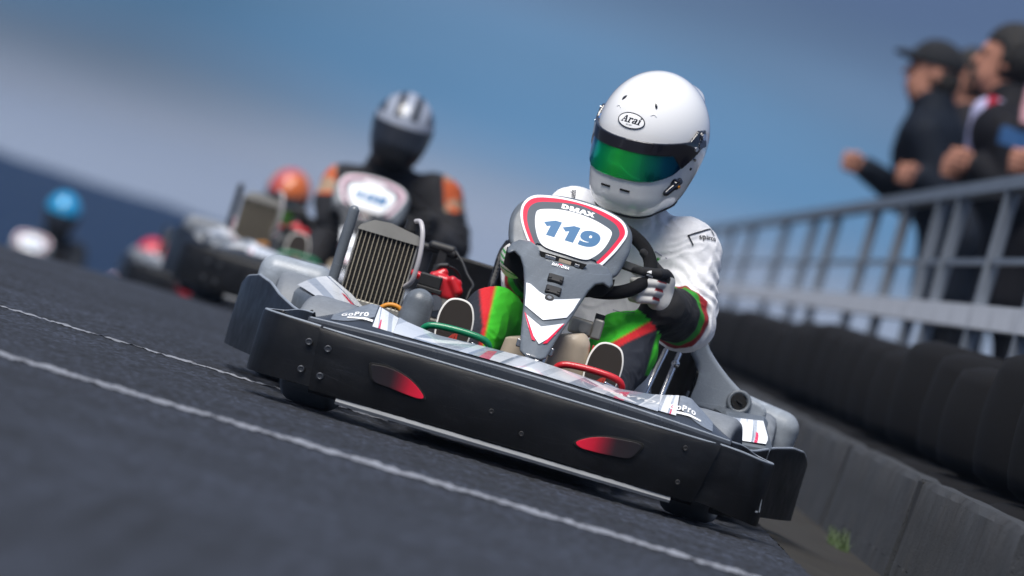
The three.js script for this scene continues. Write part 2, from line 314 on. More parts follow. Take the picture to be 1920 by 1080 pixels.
function land(xs, zs, up) {
  const pos = [], uv = [], idx = [];
  for (const z of zs) for (const x of xs) { pos.push(x, groundAt(x, z) + up(x, z), z); uv.push(x, z); }
  const n = xs.length;
  for (let j = 0; j + 1 < zs.length; j++) for (let i = 0; i + 1 < n; i++) { const a = j * n + i; idx.push(a, a + n, a + 1, a + 1, a + n, a + n + 1); }
  const g = new THREE.BufferGeometry(); g.setAttribute('position', new THREE.Float32BufferAttribute(pos, 3)); g.setAttribute('uv', new THREE.Float32BufferAttribute(uv, 2)); g.setIndex(idx); g.computeVertexNormals(); return g;
}
structure('ground', land(gx, gz, (x, z) => -0.006), M.dirt);
const stones = (x, z) => { const f = sstep(-1.9, -1.75, x) * sstep(-8, -6, z) * sstep(4.5, 2.4, z); if (f <= 0) return 0; const a = perlin.noise(x * 52, 3, z * 40), b = perlin.noise(x * 21 + 7, 9, z * 17), c = perlin.noise(x * 3, 1, z * 3); return f * (0.0045 * Math.max(-0.15, a) + 0.004 * Math.max(-0.15, b) + 0.0015 * c - 0.001); };
{ // asphalt with a ragged right-hand edge; close to the kart the stones in it stand out one by one
  const xs = [...fan(-60, -1.9, 40, 0.5).slice(0, -1), ...fan(-1.9, 0.8, 330, 1)], zs = [...fan(-70, -8, 60, 0.7).slice(0, -1), ...fan(-8, -4, 180, 1).slice(0, -1), ...fan(-4, 2.6, 600, 1).slice(0, -1), ...fan(2.6, 5, 60, 1).slice(0, -1), ...fan(5, 60, 20, 1.5)];
  const g = land(xs, zs, stones), p = g.attributes.position, uv = g.attributes.uv;
  for (let i = 0; i < p.count; i++) if (p.getX(i) > 0.79) { const e = 0.78 + 0.06 * perlin.noise(p.getZ(i) * 0.9, 1, 2) + 0.03 * perlin.noise(p.getZ(i) * 4, 5, 2); p.setX(i, e); uv.setX(i, e); }
  const tone = new Float32Array(p.count * 3);
  for (let i = 0; i < p.count; i++) { const x = p.getX(i), z = p.getZ(i), t = clamp(0.72 + 0.75 * perlin.noise(x * 44 + 3, 5, z * 30) + 0.35 * perlin.noise(x * 16, 2, z * 11) + 0.4 * perlin.noise(x * 1.3, 4, z * 1.6) + 0.45 * Math.min(0, perlin.noise(x * 0.3 + 2, 6, z * 5.5)), 0.12, 1.6); tone[i * 3] = t; tone[i * 3 + 1] = t; tone[i * 3 + 2] = t * 1.02; }
  g.setAttribute('color', new THREE.BufferAttribute(tone, 3)); g.computeVertexNormals();
  structure('asphalt_track', g, M.road);
}
// painted lines across the track, worn thin
function painted(z, w, x0, x1) {
  const ph = z * 31;
  return sheet((u, v) => { const x = mix(x0, x1, u < 0.15 ? u / 0.15 * 0.8 : 0.8 + (u - 0.15) / 0.85 * 0.2), edge = 0.004 * perlin.noise(x * 9, ph, v * 7), q = z + (v - 0.5) * w * (1 + 0.08 * perlin.noise(x * 2, ph, 3)) + edge; return [x, groundAt(x, q) + 0.0022 + stones(x, q), q]; }, 420, 20, (u, v, p) => [p[0], p[2]]);
}
structure('track_line', painted(13 - 11.15, 0.165, -9.5, 0.74), M.paint);
structure('track_line', painted(13 - 13.96, 0.075, -7.5, -0.2), M.paint);
{ // wooded ridge far behind the circuit
  const n = 240, g = sheet((u, v) => {
    const x = mix(-420, 300, u), top = lut([[-420, 1.5], [-60, -1.6], [-20, -2.6], [0, -4.2], [30, -9], [300, -11]], x) + 0.7 * perlin.noise(x * 0.05, 3, 1) + 0.3 * perlin.noise(x * 0.2, 8, 1);
    return [x, mix(-14, top, Math.pow(v, 0.7)), -330 - v * 90 + 6 * perlin.noise(x * 0.03, v * 4, 6)];
  }, n, 24);
  structure('hill', g, M.hill);
}
const wallX = d => 1.155 - 0.0048 * (d - 11);
const railX = d => wallX(d) + 0.50;
// the raised bank the spectators stand on
{
  const s = z => { const x = railX(13 - z) + 0.45; return [[x, -0.05, z], [x + 0.005, 0.33, z], [x + 0.02, 0.35, z], [x + 0.7, 0.35, z], [9, 0.30, z], [14, -0.05, z]]; };
  structure('bank', loft([-52, -43, -34, -29, -24, -19, -14, -9, -5, 4].map(s), 0.8), M.dirt);
}
scene.fog = new THREE.FogExp2(0x9fb6d8, 0.0004);   // damp evening air
// low concrete blocks along the edge of the track
{
  const L = 2.9;
  const names = ['weathered low concrete block at the lower right corner of the picture', 'weathered low concrete block with the grass tuft at its foot', 'low concrete block just behind the rear right side of the white-suited racer\u2019s kart', 'low concrete block far along the track edge, mostly behind the kart', 'farthest low concrete block along the track edge'];
  names.forEach((label, i) => {
    const d0 = 14.8 - L + 0.08 + i * L, d1 = d0 + L - 0.16, secs = [];
    for (let k = 0; k <= 14; k++) {
      const d = mix(d0, d1, k / 14), x = wallX(d), z = 13 - d, w = 0.006 * perlin.noise(d * 3, i * 4, 1), t = 0.229 + 0.006 * perlin.noise(d * 1.3, i * 5, 2), e = k === 0 || k === 14 ? 0.006 : 0;
      secs.push([[x + e + w, -0.09, z], [x + 0.016 + e + w, 0.12, z], [x + 0.022 + e + w, t - 0.018, z], [x + 0.036, t - e, z], [x + 0.09, t - e, z], [x + 0.1, t - 0.02, z], [x + 0.1, -0.09, z]].reverse());
    }
    if (i < 4) { const dp = 14.8 + i * L; tag(part('shade_post', metric(rbox(0.07, 0.31, 0.158, 0.004, wallX(dp) + 0.062, 0.066, 13 - dp)), M.core, scene), ['dark post added as shade in the wall gap nearest the right edge', 'dark post added as shade in the wall gap beside the kart’s rear right corner', 'dark post added as shade in the third wall gap, hidden behind the kart', 'dark post added as shade in the farthest wall gap'][i], 'post', 'added shade posts between the concrete blocks'); }  // dark box added in each gap, painting its shadow
    tag(part('concrete_block', loft(secs, 0.6), M.concrete, scene), label, 'concrete block', 'low concrete blocks lining the track');
  });
}
const ds = [];
// big tyres lying flat, a wide one on a narrower one
const tyreShape = (R, h, n = 44) => {
  const r = 0.06, P = [[R * 0.52, 0.05], [R * 0.55, 0.012], [R * 0.75, 0.0], [R - r * 1.1, 0.008], [R - r * 0.35, 0.03], [R - 0.008, r * 1.1], [R, h * 0.35], [R + 0.003, h * 0.5], [R, h * 0.65], [R - 0.008, h - r * 1.1], [R - r * 0.35, h - 0.03], [R - r * 1.1, h - 0.008], [R * 0.75, h], [R * 0.55, h - 0.012], [R * 0.52, h - 0.05], [R * 0.6, h * 0.5], [R * 0.52, 0.05]];
  return new THREE.LatheGeometry(P.map(p => new THREE.Vector2(...p)), n);
};
const ordinal = ['first', 'second', 'third', 'fourth', 'fifth', 'sixth', 'seventh', 'eighth', 'ninth', 'tenth', 'eleventh', 'twelfth', 'thirteenth', 'fourteenth', 'fifteenth', 'sixteenth', 'seventeenth', 'eighteenth', 'nineteenth', 'twentieth', 'twenty-first', 'twenty-second', 'twenty-third', 'twenty-fourth', 'twenty-fifth', 'twenty-sixth', 'twenty-seventh', 'twenty-eighth', 'twenty-ninth', 'thirtieth', 'thirty-first', 'thirty-second'];
{
  const wide = metric(tyreShape(0.39, 0.355)), narrow = metric(tyreShape(0.38, 0.283));
  seed = 99;
  let d = 12.1; while (d < 38) { ds.push(d); d += 0.93 + 0.2 * rnd(); }
  ds.forEach((d, i) => {
    const big = 0.86 + 0.16 * rnd(), tall = 0.90 + 0.16 * rnd() + (i > 1 && i < 4 ? 0.06 : 0), x = wallX(d) + 0.115 + 0.39 * big + 0.05 * rnd(), z = 13 - d;
    if (i < 14) { const b = tag(part('tyre', narrow, M.rubber, scene), `narrower black tyre in the bottom row, ${ordinal[i]} counting back from the right edge`, 'tyre', 'bottom row of the tyre wall'); b.position.set(x - 0.012 + 0.02 * (rnd() - 0.5), -0.0455, z + 0.02 * (rnd() - 0.5)); b.rotation.y = rnd() * 6; }
    else { const b = tag(part('tyre', narrow, M.rubber, scene), `narrower black tyre in the bottom row, ${ordinal[i]} counting back from the right edge`, 'tyre', 'bottom row of the tyre wall'); b.position.set(x, -0.0455, z); }
    const m = tag(part('tyre', wide, M.rubber, scene), `wide black tyre on top of the tyre wall, ${ordinal[i]} counting back from the right edge`, 'tyre', 'top row of the tyre wall');
    m.position.set(x + 0.03, 0.2405, z); m.scale.set(big, tall, big); m.rotation.set(0.012 * (rnd() - 0.5), rnd() * 6, 0.012 * (rnd() - 0.5));
  });
}
// steel railing behind the tyres
{
  const f = thing('steel_railing', 'grey steel railing with upright bars rising out of the tyre wall', 'railing', railX(30), 0, 13 - 30);
  const at = (d, y) => [railX(d) - railX(30), y, 30 - d];
  const bar = (y, h, w) => { const secs = []; for (let k = 0; k <= 30; k++) { const p = at(mix(15, 60, k / 30), y); secs.push([[p[0] - w / 2, p[1] - h / 2, p[2]], [p[0] + w / 2, p[1] - h / 2, p[2]], [p[0] + w / 2, p[1] + h / 2, p[2]], [p[0] - w / 2, p[1] + h / 2, p[2]]]); } return loft(secs, 0.5); };
  part('top_rail', bar(1.24, 0.05, 0.055), M.galv, f);
  part('middle_rail', bar(0.955, 0.022, 0.02), M.galv, f);
  part('bottom_rail', bar(0.748, 0.085, 0.05), M.board, f);
  const post = metric(rbox(0.05, 1.26, 0.06, 0.008));   // each upright stands in the hollow of a tyre stack
  for (const t of [18.6, 20.2, 21.8, 23.5, 25.2, 27.4, 29.8, 32.7, 36]) { const d = ds.reduce((a, b) => Math.abs(b - t) < Math.abs(a - t) ? b : a), p = at(d, 0.59), m = part('post', post, M.galv, f); m.position.set(p[0], p[1], p[2]); }
  for (const d of [40, 43.5, 47.5, 52]) { const p = at(d, 0.59), m = part('post', post, M.galv, f); m.position.set(p[0], p[1], p[2]); }
}
// a tuft of grass at the foot of the wall
{
  const blades = []; seed = 5;
  for (let i = 0; i < 90; i++) {
    const a = rnd() * 6.28, r = 0.055 * Math.sqrt(rnd()), h = 0.03 + 0.045 * rnd(), x = Math.cos(a) * r * 0.5, z = Math.sin(a) * r * 6, lx = (rnd() - 0.6) * 0.05, lz = (rnd() - 0.5) * 0.06, w = 0.0035;
    blades.push(sheet((u, v) => [x + lx * v * v + (u - 0.5) * w * (1 - v * 0.9), h * v - 0.01 * v * v, z + lz * v * v], 1, 4));
  }
  const m = part('grass_tuft', mergeGeometries(blades), M.leaf, scene); tag(m, 'small green grass tuft at the foot of a concrete block', 'grass tuft'); m.position.set(wallX(16.2) - 0.032, groundAt(wallX(16.2) - 0.03, -3.2) - 0.008, 13 - 16.2);
}
// ---------------------------------------------------------------- the kart
const KART_X = 0.085;
const front = x => -0.12 * Math.pow(Math.abs(x) / 0.617, 5);                              // plan of the front bumper
const ridge = x => 0.224 - 0.016 * Math.pow(Math.abs(x) / 0.51, 2);
const crest = x => lut([[0, 0.257], [0.1, 0.253], [0.22, 0.247], [0.3, 0.257], [0.345, 0.269], [0.37, 0.276], [0.39, 0.275], [0.42, 0.256], [0.46, 0.230], [0.5, 0.211], [0.53, 0.207]], Math.abs(x));
const deckDepth = x => lut([[0, 0.18], [0.3, 0.2], [0.4, 0.2], [0.47, 0.13], [0.53, 0.06]], Math.abs(x));
const deckAt = (x, v, up = 0) => { const y0 = ridge(x) + 0.002, y1 = crest(x); return [x, mix(y0, y1, Math.pow(v, 0.85)) + up, front(x) - 0.044 - v * deckDepth(x) + up * 0.6]; };
// plastic steering fairing: a leaning number panel over a stem with two horns
const PANEL = smooth2([[-0.093, 0.627], [-0.048, 0.645], [0.013, 0.652], [0.075, 0.648], [0.122, 0.636], [0.153, 0.612], [0.162, 0.575], [0.157, 0.535], [0.143, 0.495], [0.10, 0.485], [0.012, 0.48], [-0.08, 0.485], [-0.118, 0.50], [-0.133, 0.535], [-0.136, 0.575], [-0.122, 0.607]], 80);
const panelZ = (x, y) => -0.56 - (y - 0.49) * 0.75 - 1.25 * (x - 0.012) ** 2 + 0.012 * sstep(0.50, 0.56, y) * sstep(0.66, 0.58, y);
const STEM = [[-0.098, 0.519], [-0.075, 0.521], [-0.054, 0.514], [-0.040, 0.500], [-0.03, 0.494], [0.05, 0.493], [0.063, 0.502], [0.077, 0.512], [0.098, 0.516], [0.120, 0.512], [0.136, 0.498], [0.143, 0.478], [0.138, 0.468], [0.120, 0.474], [0.102, 0.466], [0.090, 0.445], [0.081, 0.414], [0.066, 0.366], [0.050, 0.320], [0.037, 0.268], [0.026, 0.261], [-0.014, 0.261], [-0.026, 0.268], [-0.037, 0.320], [-0.047, 0.372], [-0.061, 0.425], [-0.072, 0.456], [-0.086, 0.478], [-0.104, 0.488], [-0.118, 0.478], [-0.122, 0.488], [-0.114, 0.506]];
const stemZ = (x, y) => -0.245 - (y - 0.26) * 1.12 - 3.2 * (x - 0.008) ** 2;

const T = {};
const toPanel = (x, y) => [(x + 0.15) / 0.33 * 1024, (0.66 - y) / 0.19 * 590];
T.plate = (number, band0 = '#e0103f') => board(1024, 590, g => {
  const P = pts => pts.map(p => toPanel(...p));
  const band = smooth2([[-0.112, 0.600], [-0.098, 0.622], [-0.050, 0.637], [0.013, 0.643], [0.080, 0.638], [0.124, 0.624], [0.138, 0.604], [0.130, 0.575], [0.112, 0.538], [0.092, 0.512], [0.012, 0.495], [-0.062, 0.512], [-0.088, 0.538], [-0.108, 0.572]], 90);
  const inner = smooth2([[-0.100, 0.598], [-0.088, 0.614], [-0.046, 0.628], [0.013, 0.638], [0.074, 0.629], [0.112, 0.617], [0.126, 0.598], [0.119, 0.572], [0.101, 0.536], [0.083, 0.512], [0.012, 0.495], [-0.054, 0.512], [-0.078, 0.538], [-0.097, 0.570]], 90);
  const rim = smooth2([[-0.118, 0.601], [-0.102, 0.627], [-0.052, 0.642], [0.013, 0.6475], [0.082, 0.643], [0.128, 0.629], [0.144, 0.605], [0.136, 0.573], [0.118, 0.536], [0.098, 0.508], [0.012, 0.49], [-0.066, 0.508], [-0.093, 0.536], [-0.114, 0.572]], 90);
  poly(g, P(rim), '#eef0f4'); poly(g, P(band), band0); poly(g, P(inner), '#4a545f');
  g.globalCompositeOperation = 'destination-out'; poly(g, [toPanel(-0.058, 0.522), toPanel(0.088, 0.522), toPanel(0.12, 0.48), toPanel(-0.09, 0.48)], '#000'); g.globalCompositeOperation = 'source-over';
  poly(g, P(smooth2([[-0.079, 0.597], [-0.052, 0.609], [-0.012, 0.6165], [0.036, 0.6165], [0.080, 0.609], [0.106, 0.598], [0.107, 0.582], [0.097, 0.550], [0.080, 0.527], [0.066, 0.517], [0.012, 0.5155], [-0.040, 0.519], [-0.056, 0.530], [-0.072, 0.556], [-0.080, 0.582]], 80)), '#f7f8fa');
  g.textAlign = 'center'; g.textBaseline = 'middle';
  g.save(); g.translate(...toPanel(0.0135, 0.567)); g.transform(1.72, 0, -0.2, 1, 0, 0); g.font = 'bold 152px sans-serif'; g.fillStyle = g.strokeStyle = '#3d6e98'; g.lineWidth = 15; g.lineJoin = 'miter'; g.strokeText(number, 0, 4); g.fillText(number, 0, 4); g.restore();
  g.save(); g.translate(...toPanel(0.0135, 0.6245)); g.scale(2.1, 1); g.font = 'bold 42px sans-serif'; g.fillStyle = g.strokeStyle = '#ffffff'; g.lineWidth = 3; g.strokeText('DMAX', 0, 0); g.fillText('DMAX', 0, 0); g.restore();
});
const toStem = (x, y) => [(x + 0.13) / 0.28 * 768, (0.53 - y) / 0.28 * 768];
T.stem = board(768, 768, g => {
  const P = pts => pts.map(p => toStem(...p));
  poly(g, P([[-0.056, 0.424], [-0.046, 0.424], [-0.02, 0.412], [0.013, 0.403], [0.045, 0.413], [0.077, 0.424], [0.068, 0.393], [0.058, 0.372], [0.006, 0.351], [-0.044, 0.372], [-0.05, 0.4]]), '#eef1f5');
  poly(g, P([[-0.040, 0.355], [0.006, 0.335], [0.055, 0.357], [0.043, 0.327], [0.012, 0.295], [-0.022, 0.325]]), '#eef1f5');
  poly(g, P([[-0.041, 0.357], [-0.036, 0.354], [0.002, 0.300], [-0.006, 0.300]]), '#e0103f');
  poly(g, P([[0.058, 0.358], [0.052, 0.352], [0.020, 0.298], [0.030, 0.302]]), '#e0103f');
  g.textAlign = 'center'; g.font = 'bold italic 25px sans-serif'; g.fillStyle = '#ffffff'; const [tx, ty] = toStem(0.010, 0.481); g.fillText('DAYTONA', tx, ty); g.fillStyle = '#e0103f'; g.fillRect(tx - 14, ty - 22, 26, 6);
});
T.camera = board(512, 200, g => { g.fillStyle = '#fff'; g.font = 'bold 120px sans-serif'; g.textBaseline = 'alphabetic'; g.fillText('GoPro', 30, 112); g.fillRect(120, 135, 340, 32); });
T.flake = s => board(512, 256, (g, w, h) => {   // glossy printed film, scuffed
  seed = s; g.fillStyle = '#eef1f5'; g.fillRect(0, 0, w, h);
  for (let i = 0; i < 5; i++) { g.fillStyle = ['#aab2bf', '#8d97a6', '#c6ccd6', '#f4f6f9', '#b6bec9'][i]; const x = rnd() * w; poly(g, [[x, 0], [x + 60 + rnd() * 60, 0], [x - 30 + rnd() * 40, h], [x - 120 * rnd() - 40, h]], g.fillStyle); }
  g.fillStyle = '#e2345c'; poly(g, [[w * 0.62, h], [w * 0.70, h * 0.55], [w * 0.76, h * 0.6], [w * 0.72, h]], '#dd3459');
  for (let i = 0; i < 90; i++) { g.strokeStyle = i % 2 ? 'rgba(255,255,255,0.7)' : 'rgba(90,98,112,0.5)'; g.lineWidth = 0.6 + rnd() * 1.6; g.beginPath(); const x = rnd() * w, y = rnd() * h; g.moveTo(x, y); g.lineTo(x + 14 + rnd() * 70, y + 6 + rnd() * 26); g.stroke(); }
});
T.deck = board(1024, 256, (g, w, h) => {
  seed = 41; g.fillStyle = '#b9c0ca'; g.fillRect(0, 0, w, h);
  for (let i = 0; i < 26; i++) { g.fillStyle = ['#a2abb8', '#cfd5dd', '#8f9aa9', '#dde2e9'][i % 4]; const x = rnd() * w, b = 30 + rnd() * 110; poly(g, [[x, 0], [x + b, 0], [x + b - 60, h], [x - 60, h]], g.fillStyle); }
  for (const x of [330, 850]) { poly(g, [[x, h], [x + 26, h * 0.3], [x + 60, h * 0.15], [x + 40, h]], '#c9607a'); }
  g.fillStyle = '#f5f7fa'; poly(g, [[80, h * 0.9], [240, h * 0.1], [290, h * 0.1], [150, h * 0.9]], '#eef1f5'); poly(g, [[944, h * 0.9], [784, h * 0.1], [734, h * 0.1], [874, h * 0.9]], '#eef1f5');
  g.font = 'bold italic 64px sans-serif'; g.fillStyle = '#ffffff'; g.fillText('DAYTONA', 800, h * 0.62);
  for (let i = 0; i < 140; i++) { g.strokeStyle = i % 2 ? 'rgba(255,255,255,0.55)' : 'rgba(70,78,92,0.45)'; g.lineWidth = 0.6 + rnd() * 1.4; g.beginPath(); const x = rnd() * w, y = rnd() * h; g.moveTo(x, y); g.lineTo(x + 20 + rnd() * 90, y + (rnd() - 0.5) * 30); g.stroke(); }
});
T.flash = board(256, 64, (g, w) => { const a = g.createLinearGradient(0, 0, w, 0); a.addColorStop(0, '#161416'); a.addColorStop(0.38, '#241518'); a.addColorStop(0.72, '#c00f2c'); a.addColorStop(1, '#e8173a'); g.fillStyle = a; g.fillRect(0, 0, w, 64); });
const S = { facet: std([0.27, 0.30, 0.34], 0.3, { map: smudge, clearcoat: 0.3, side: THREE.DoubleSide }), stem: sticker(T.stem, 0.55), camera: sticker(T.camera, 0.35), pod: sticker(T.flake(3), 0.22, { clearcoat: 0.5 }), podB: sticker(T.flake(8), 0.22, { clearcoat: 0.5 }), deck: sticker(T.deck, 0.25, { clearcoat: 0.5 }), flash: new THREE.MeshPhysicalMaterial({ map: T.flash, roughness: 0.4 }) };

function wheel(R, w, rim, name, parent, x, y, z, ry) {
  const g = new THREE.Group(); g.name = name; g.position.set(x, y, z); g.rotation.y = ry; parent.add(g);
  const h = w / 2, P = [[rim, -h * 0.7], [R * 0.8, -h * 0.98], [R * 0.93, -h * 0.9], [R * 0.985, -h * 0.72], [R, -h * 0.4], [R, h * 0.4], [R * 0.985, h * 0.72], [R * 0.93, h * 0.9], [R * 0.8, h * 0.98], [rim, h * 0.7]];
  part('tyre', metric(moved(new THREE.LatheGeometry(P.map(p => new THREE.Vector2(...p)), 48), 0, 0, 0, 0, 0, Math.PI / 2)), M.slick, g);
  part('rim', merged([moved(new THREE.LatheGeometry([[0.02, -h * 0.35], [rim * 0.7, -h * 0.3], [rim * 0.97, -h * 0.6], [rim * 0.99, h * 0.6], [rim * 0.7, h * 0.3], [0.02, h * 0.5]].map(p => new THREE.Vector2(...p)), 32), 0, 0, 0, 0, 0, Math.PI / 2), cyl(0.03, 0.03, w * 0.95, 20, 0, 0, 0, 0, 0, Math.PI / 2)]), M.jet, g);
  if (name === 'front_wheel') for (const [px, a] of [[-0.03, 0.75], [0.032, 0.75]]) { const h = part('wear_hole', new THREE.CylinderGeometry(0.0035, 0.0035, 0.002, 12), M.hole, g); h.position.set(px, Math.sin(a) * R, Math.cos(a) * R); h.rotation.x = Math.PI / 2 - a; }
  return g;
}
function screw(parent, x, y, z, r = 0.007) { const s = part('screw', merged([moved(new THREE.TorusGeometry(r * 0.75, r * 0.28, 8, 16), 0, 0, 0.001), cyl(r * 0.6, r * 0.6, 0.003, 12, 0, 0, 0, Math.PI / 2, 0, 0)]), M.bolt, parent); s.position.set(x, y, z); if (r < 0.007) s.material = M.jet; return s; }

function buildKart() {
  const k = new THREE.Group();
  // ---- frame and floor
  part('floor_tray', merged([rbox(0.5, 0.006, 0.72, 0.002, 0, 0.062, -0.62)]), M.jet, k);
  part('chassis', merged([
    capped([[-0.3, 0.075, -1.55], [-0.31, 0.075, -1.0], [-0.28, 0.075, -0.5], [-0.2, 0.08, -0.12]], 0.015), capped([[0.3, 0.075, -1.55], [0.31, 0.075, -1.0], [0.28, 0.075, -0.5], [0.2, 0.08, -0.12]], 0.015),
    capped([[-0.35, 0.135, -0.36], [0, 0.09, -0.34], [0.35, 0.135, -0.36]], 0.014), capped([[-0.3, 0.08, -0.95], [0.3, 0.08, -0.95]], 0.014), capped([[-0.5, 0.14, -1.5], [0.5, 0.14, -1.5]], 0.016),
    capped([[-0.2, 0.11, -0.1], [0.2, 0.11, -0.1]], 0.012)]), M.jet, k);
  for (const s of [-1, 1]) { part('stub_axle', cyl(0.012, 0.012, 0.14, 12, s * 0.40, 0.13, -0.355, 0, 0, Math.PI / 2), M.steel, k); }
  wheel(0.130, 0.135, 0.066, 'front_wheel', k, -0.468, 0.130, -0.355, -0.22); wheel(0.130, 0.135, 0.066, 'front_wheel', k, 0.46, 0.130, -0.355, -0.22);
  wheel(0.140, 0.18, 0.066, 'rear_wheel', k, -0.575, 0.140, -1.5, 0); wheel(0.140, 0.18, 0.066, 'rear_wheel', k, 0.575, 0.140, -1.5, 0);
  // ---- front bumper: black lower face, grey deck over it, corner pieces
  const face = [[-0.05, 0.052], [-0.014, 0.047], [-0.003, 0.054], [0.003, 0.085], [0.005, 0.12], [0.003, 0.16], [0, 0.183], [-0.004, 0.192], [-0.010, 0.196], [-0.017, 0.194], [-0.021, 0.188], [-0.05, 0.186]];
  const bump = [];
  for (let i = 0; i <= 76; i++) { const x = mix(-0.474, 0.464, i / 76), dip = 0.004 * Math.pow(Math.abs(x) / 0.47, 2); bump.push(face.map(([z, y]) => [x + (y - 0.12) * (x > 0.40 ? 0.2 * (x - 0.40) / 0.064 : x < -0.42 ? 0.1 * (x + 0.42) / 0.054 : 0), y - dip * (0.25 - y) * 8 + 0.0012 * perlin.noise(x * 14, y * 20, 4), front(x) + z + 0.0022 * perlin.noise(x * 9, y * 14, 7) + 0.0035 * sstep(0.02, 0.0, Math.abs(Math.abs(x) - 0.31)) * sstep(0.05, 0.0, Math.abs(y - 0.12))])); }
  const bumper = part('front_bumper', loft(bump, 0.5), M.black, k);
  for (const [x, y] of [[-0.45, 0.15], [-0.45, 0.085], [-0.05, 0.12], [0.03, 0.09], [0.4, 0.165], [0.405, 0.085]]) screw(bumper, x, y, front(x) + 0.0055, x < -0.4 ? 0.0085 : 0.006);
  // red flashes let into the face
  const flash = (s, x0, x1, flip) => {
    const pts = smooth2(flip ? [[0.154, 0.106], [0.175, 0.122], [0.215, 0.137], [0.265, 0.144], [0.303, 0.143], [0.299, 0.128], [0.285, 0.108], [0.24, 0.101], [0.195, 0.098], [0.165, 0.099]] : [[-0.345, 0.144], [-0.335, 0.147], [-0.30, 0.149], [-0.255, 0.139], [-0.22, 0.120], [-0.206, 0.105], [-0.215, 0.101], [-0.25, 0.102], [-0.29, 0.106], [-0.328, 0.110], [-0.339, 0.125]], 60);
    const cx = (x0 + x1) / 2;
    const grow = (f, dz, bev) => { const c = [pts.reduce((t, p) => t + p[0], 0) / 60, pts.reduce((t, p) => t + p[1], 0) / 60]; return blob(pts.map(p => [c[0] + (p[0] - c[0]) * f, c[1] + (p[1] - c[1]) * f * (f > 1 ? 1.06 : 1)]), 0.002, bev, dz, 2); };
    const rim = part('flash_frame', merged([grow(1.03, front(cx) + 0.0065, 0.0015)]), M.hole, bumper);
    const g = grow(0.965, front(cx) + 0.0095, 0.0008), p = g.attributes.position, uv = g.attributes.uv;
    for (let i = 0; i < p.count; i++) uv.setXY(i, clamp((p.getX(i) - x0) / (x1 - x0), 0.01, 0.99), clamp((p.getY(i) - 0.095) / 0.055, 0.02, 0.98));
    part('red_flash', g, S.flash, rim);
  };
  flash(-1, -0.345, -0.206, false); flash(1, 0.303, 0.154, true);
  const deckSecs = [];
  for (let i = 0; i <= 120; i++) {
    const x = mix(-0.515, 0.50, i / 120), f = front(x), r = ridge(x), e = sstep(0.515, 0.47, Math.abs(x)), s = [[x, 0.12, f - 0.060], [x, 0.150, f - 0.026], [x, r - 0.022, f - 0.024], [x, r - 0.008, f - 0.025], [x, r - 0.001, f - 0.032], [x, r + 0.002, f - 0.044]];
    for (let j = 1; j <= 10; j++) s.push(deckAt(x, j / 10));
    const b = deckAt(x, 1); s.push([x, b[1] - 0.004, b[2] - 0.006], [x, b[1] - 0.03, b[2] - 0.006], [x, mix(0.16, 0.13, e), f - 0.075]);
    deckSecs.push(s);
  }
  const deck = part('front_fairing', loft(deckSecs, 0.55), M.deck, k);
  // highlights painted as pale tubes along edges, and a pale strip under the nose
  const along = (x0, x1, n, f) => Array.from({ length: n + 1 }, (_, i) => f(mix(x0, x1, i / n)));
  part('painted_highlight', metric(tube(along(-0.474, 0.464, 40, x => [x, 0.1952 - 0.004 * Math.pow(Math.abs(x) / 0.47, 2) * 0.43, front(x) - 0.0085]), 0.0026, 160, 8)), M.edge, bumper);
  part('painted_highlight', metric(tube(along(-0.51, 0.495, 40, x => [x, ridge(x) - 0.0012, front(x) - 0.0335]), 0.0026, 160, 8)), M.edge, deck);
  part('nose_strip', loft(along(-0.40, 0.40, 80, x => { const r = 0.002 * perlin.noise(x * 60, 2, 5), z = front(x) - 0.012; return [[x, 0.0335, z - 0.02], [x, 0.0335 - r * 0.5, z + 0.004], [x, 0.040, z + 0.008], [x, 0.0475 + r, z + 0.006], [x, 0.053, z - 0.012]]; }), 0.5), M.stripGrey, k);
  part('facet_sticker', sheet((u, v) => deckAt(mix(-0.465, -0.371, u), mix(0.1 + 0.35 * u * u, 0.97, v) , 0.0013), 16, 10), S.facet, deck); part('facet_sticker', sheet((u, v) => deckAt(mix(0.363, 0.452, u), mix(0.1 + 0.35 * (1 - u) * (1 - u), 0.97, v), 0.0013), 16, 10), S.facet, deck);
  part('deck_sticker', sheet((u, v) => deckAt(mix(-0.3172, 0.3172, u), mix(0.08, 0.97, v), 0.0016), 60, 8), S.deck, deck);
  part('camera_sticker', sheet((u, v) => deckAt(mix(-0.452, -0.362, u), mix(0.12, 0.62, v) - 0.1 * u + 0.12, 0.0018), 14, 8), S.camera, deck);
  part('camera_sticker', sheet((u, v) => deckAt(mix(0.335, 0.43, u), mix(0.02, 0.52, v) + 0.12 * u + 0.06, 0.0018), 14, 8), S.camera, deck);
  part('wing_sticker', sheet((u, v) => deckAt(mix(-0.3176, -0.368, u), mix(0.12, 0.96, v), 0.0016), 10, 8), S.pod, deck); part('wing_sticker', sheet((u, v) => deckAt(mix(0.3176, 0.36, u), mix(0.12, 0.96, v), 0.0016), 10, 8), S.podB, deck);
  for (const s of [-1, 1]) {
    const path = [[0.43, -0.032], [0.48, -0.045], [0.535, -0.064], [0.585, -0.092], [0.612, -0.135], [0.617, -0.19], [0.605, -0.245], [0.58, -0.262], [0.562, -0.225], [0.545, -0.175], [0.525, -0.125], [0.505, -0.095]].map(([x, z]) => [x * s * (s > 0 ? 0.99 : 1), z]);
    const c = part('bumper_corner', ribbon(path, u => 0.055 - 0.02 * sstep(0, 0.4, u) * (s > 0 ? 1 : 0.2), u => 0.194 + 0.002 * u - 0.012 * sstep(0.1, 0.35, u) * (s > 0 ? 1 : 0) + 0.022 * sstep(0.5, 0.95, u), 0.012, 90), M.black, k);
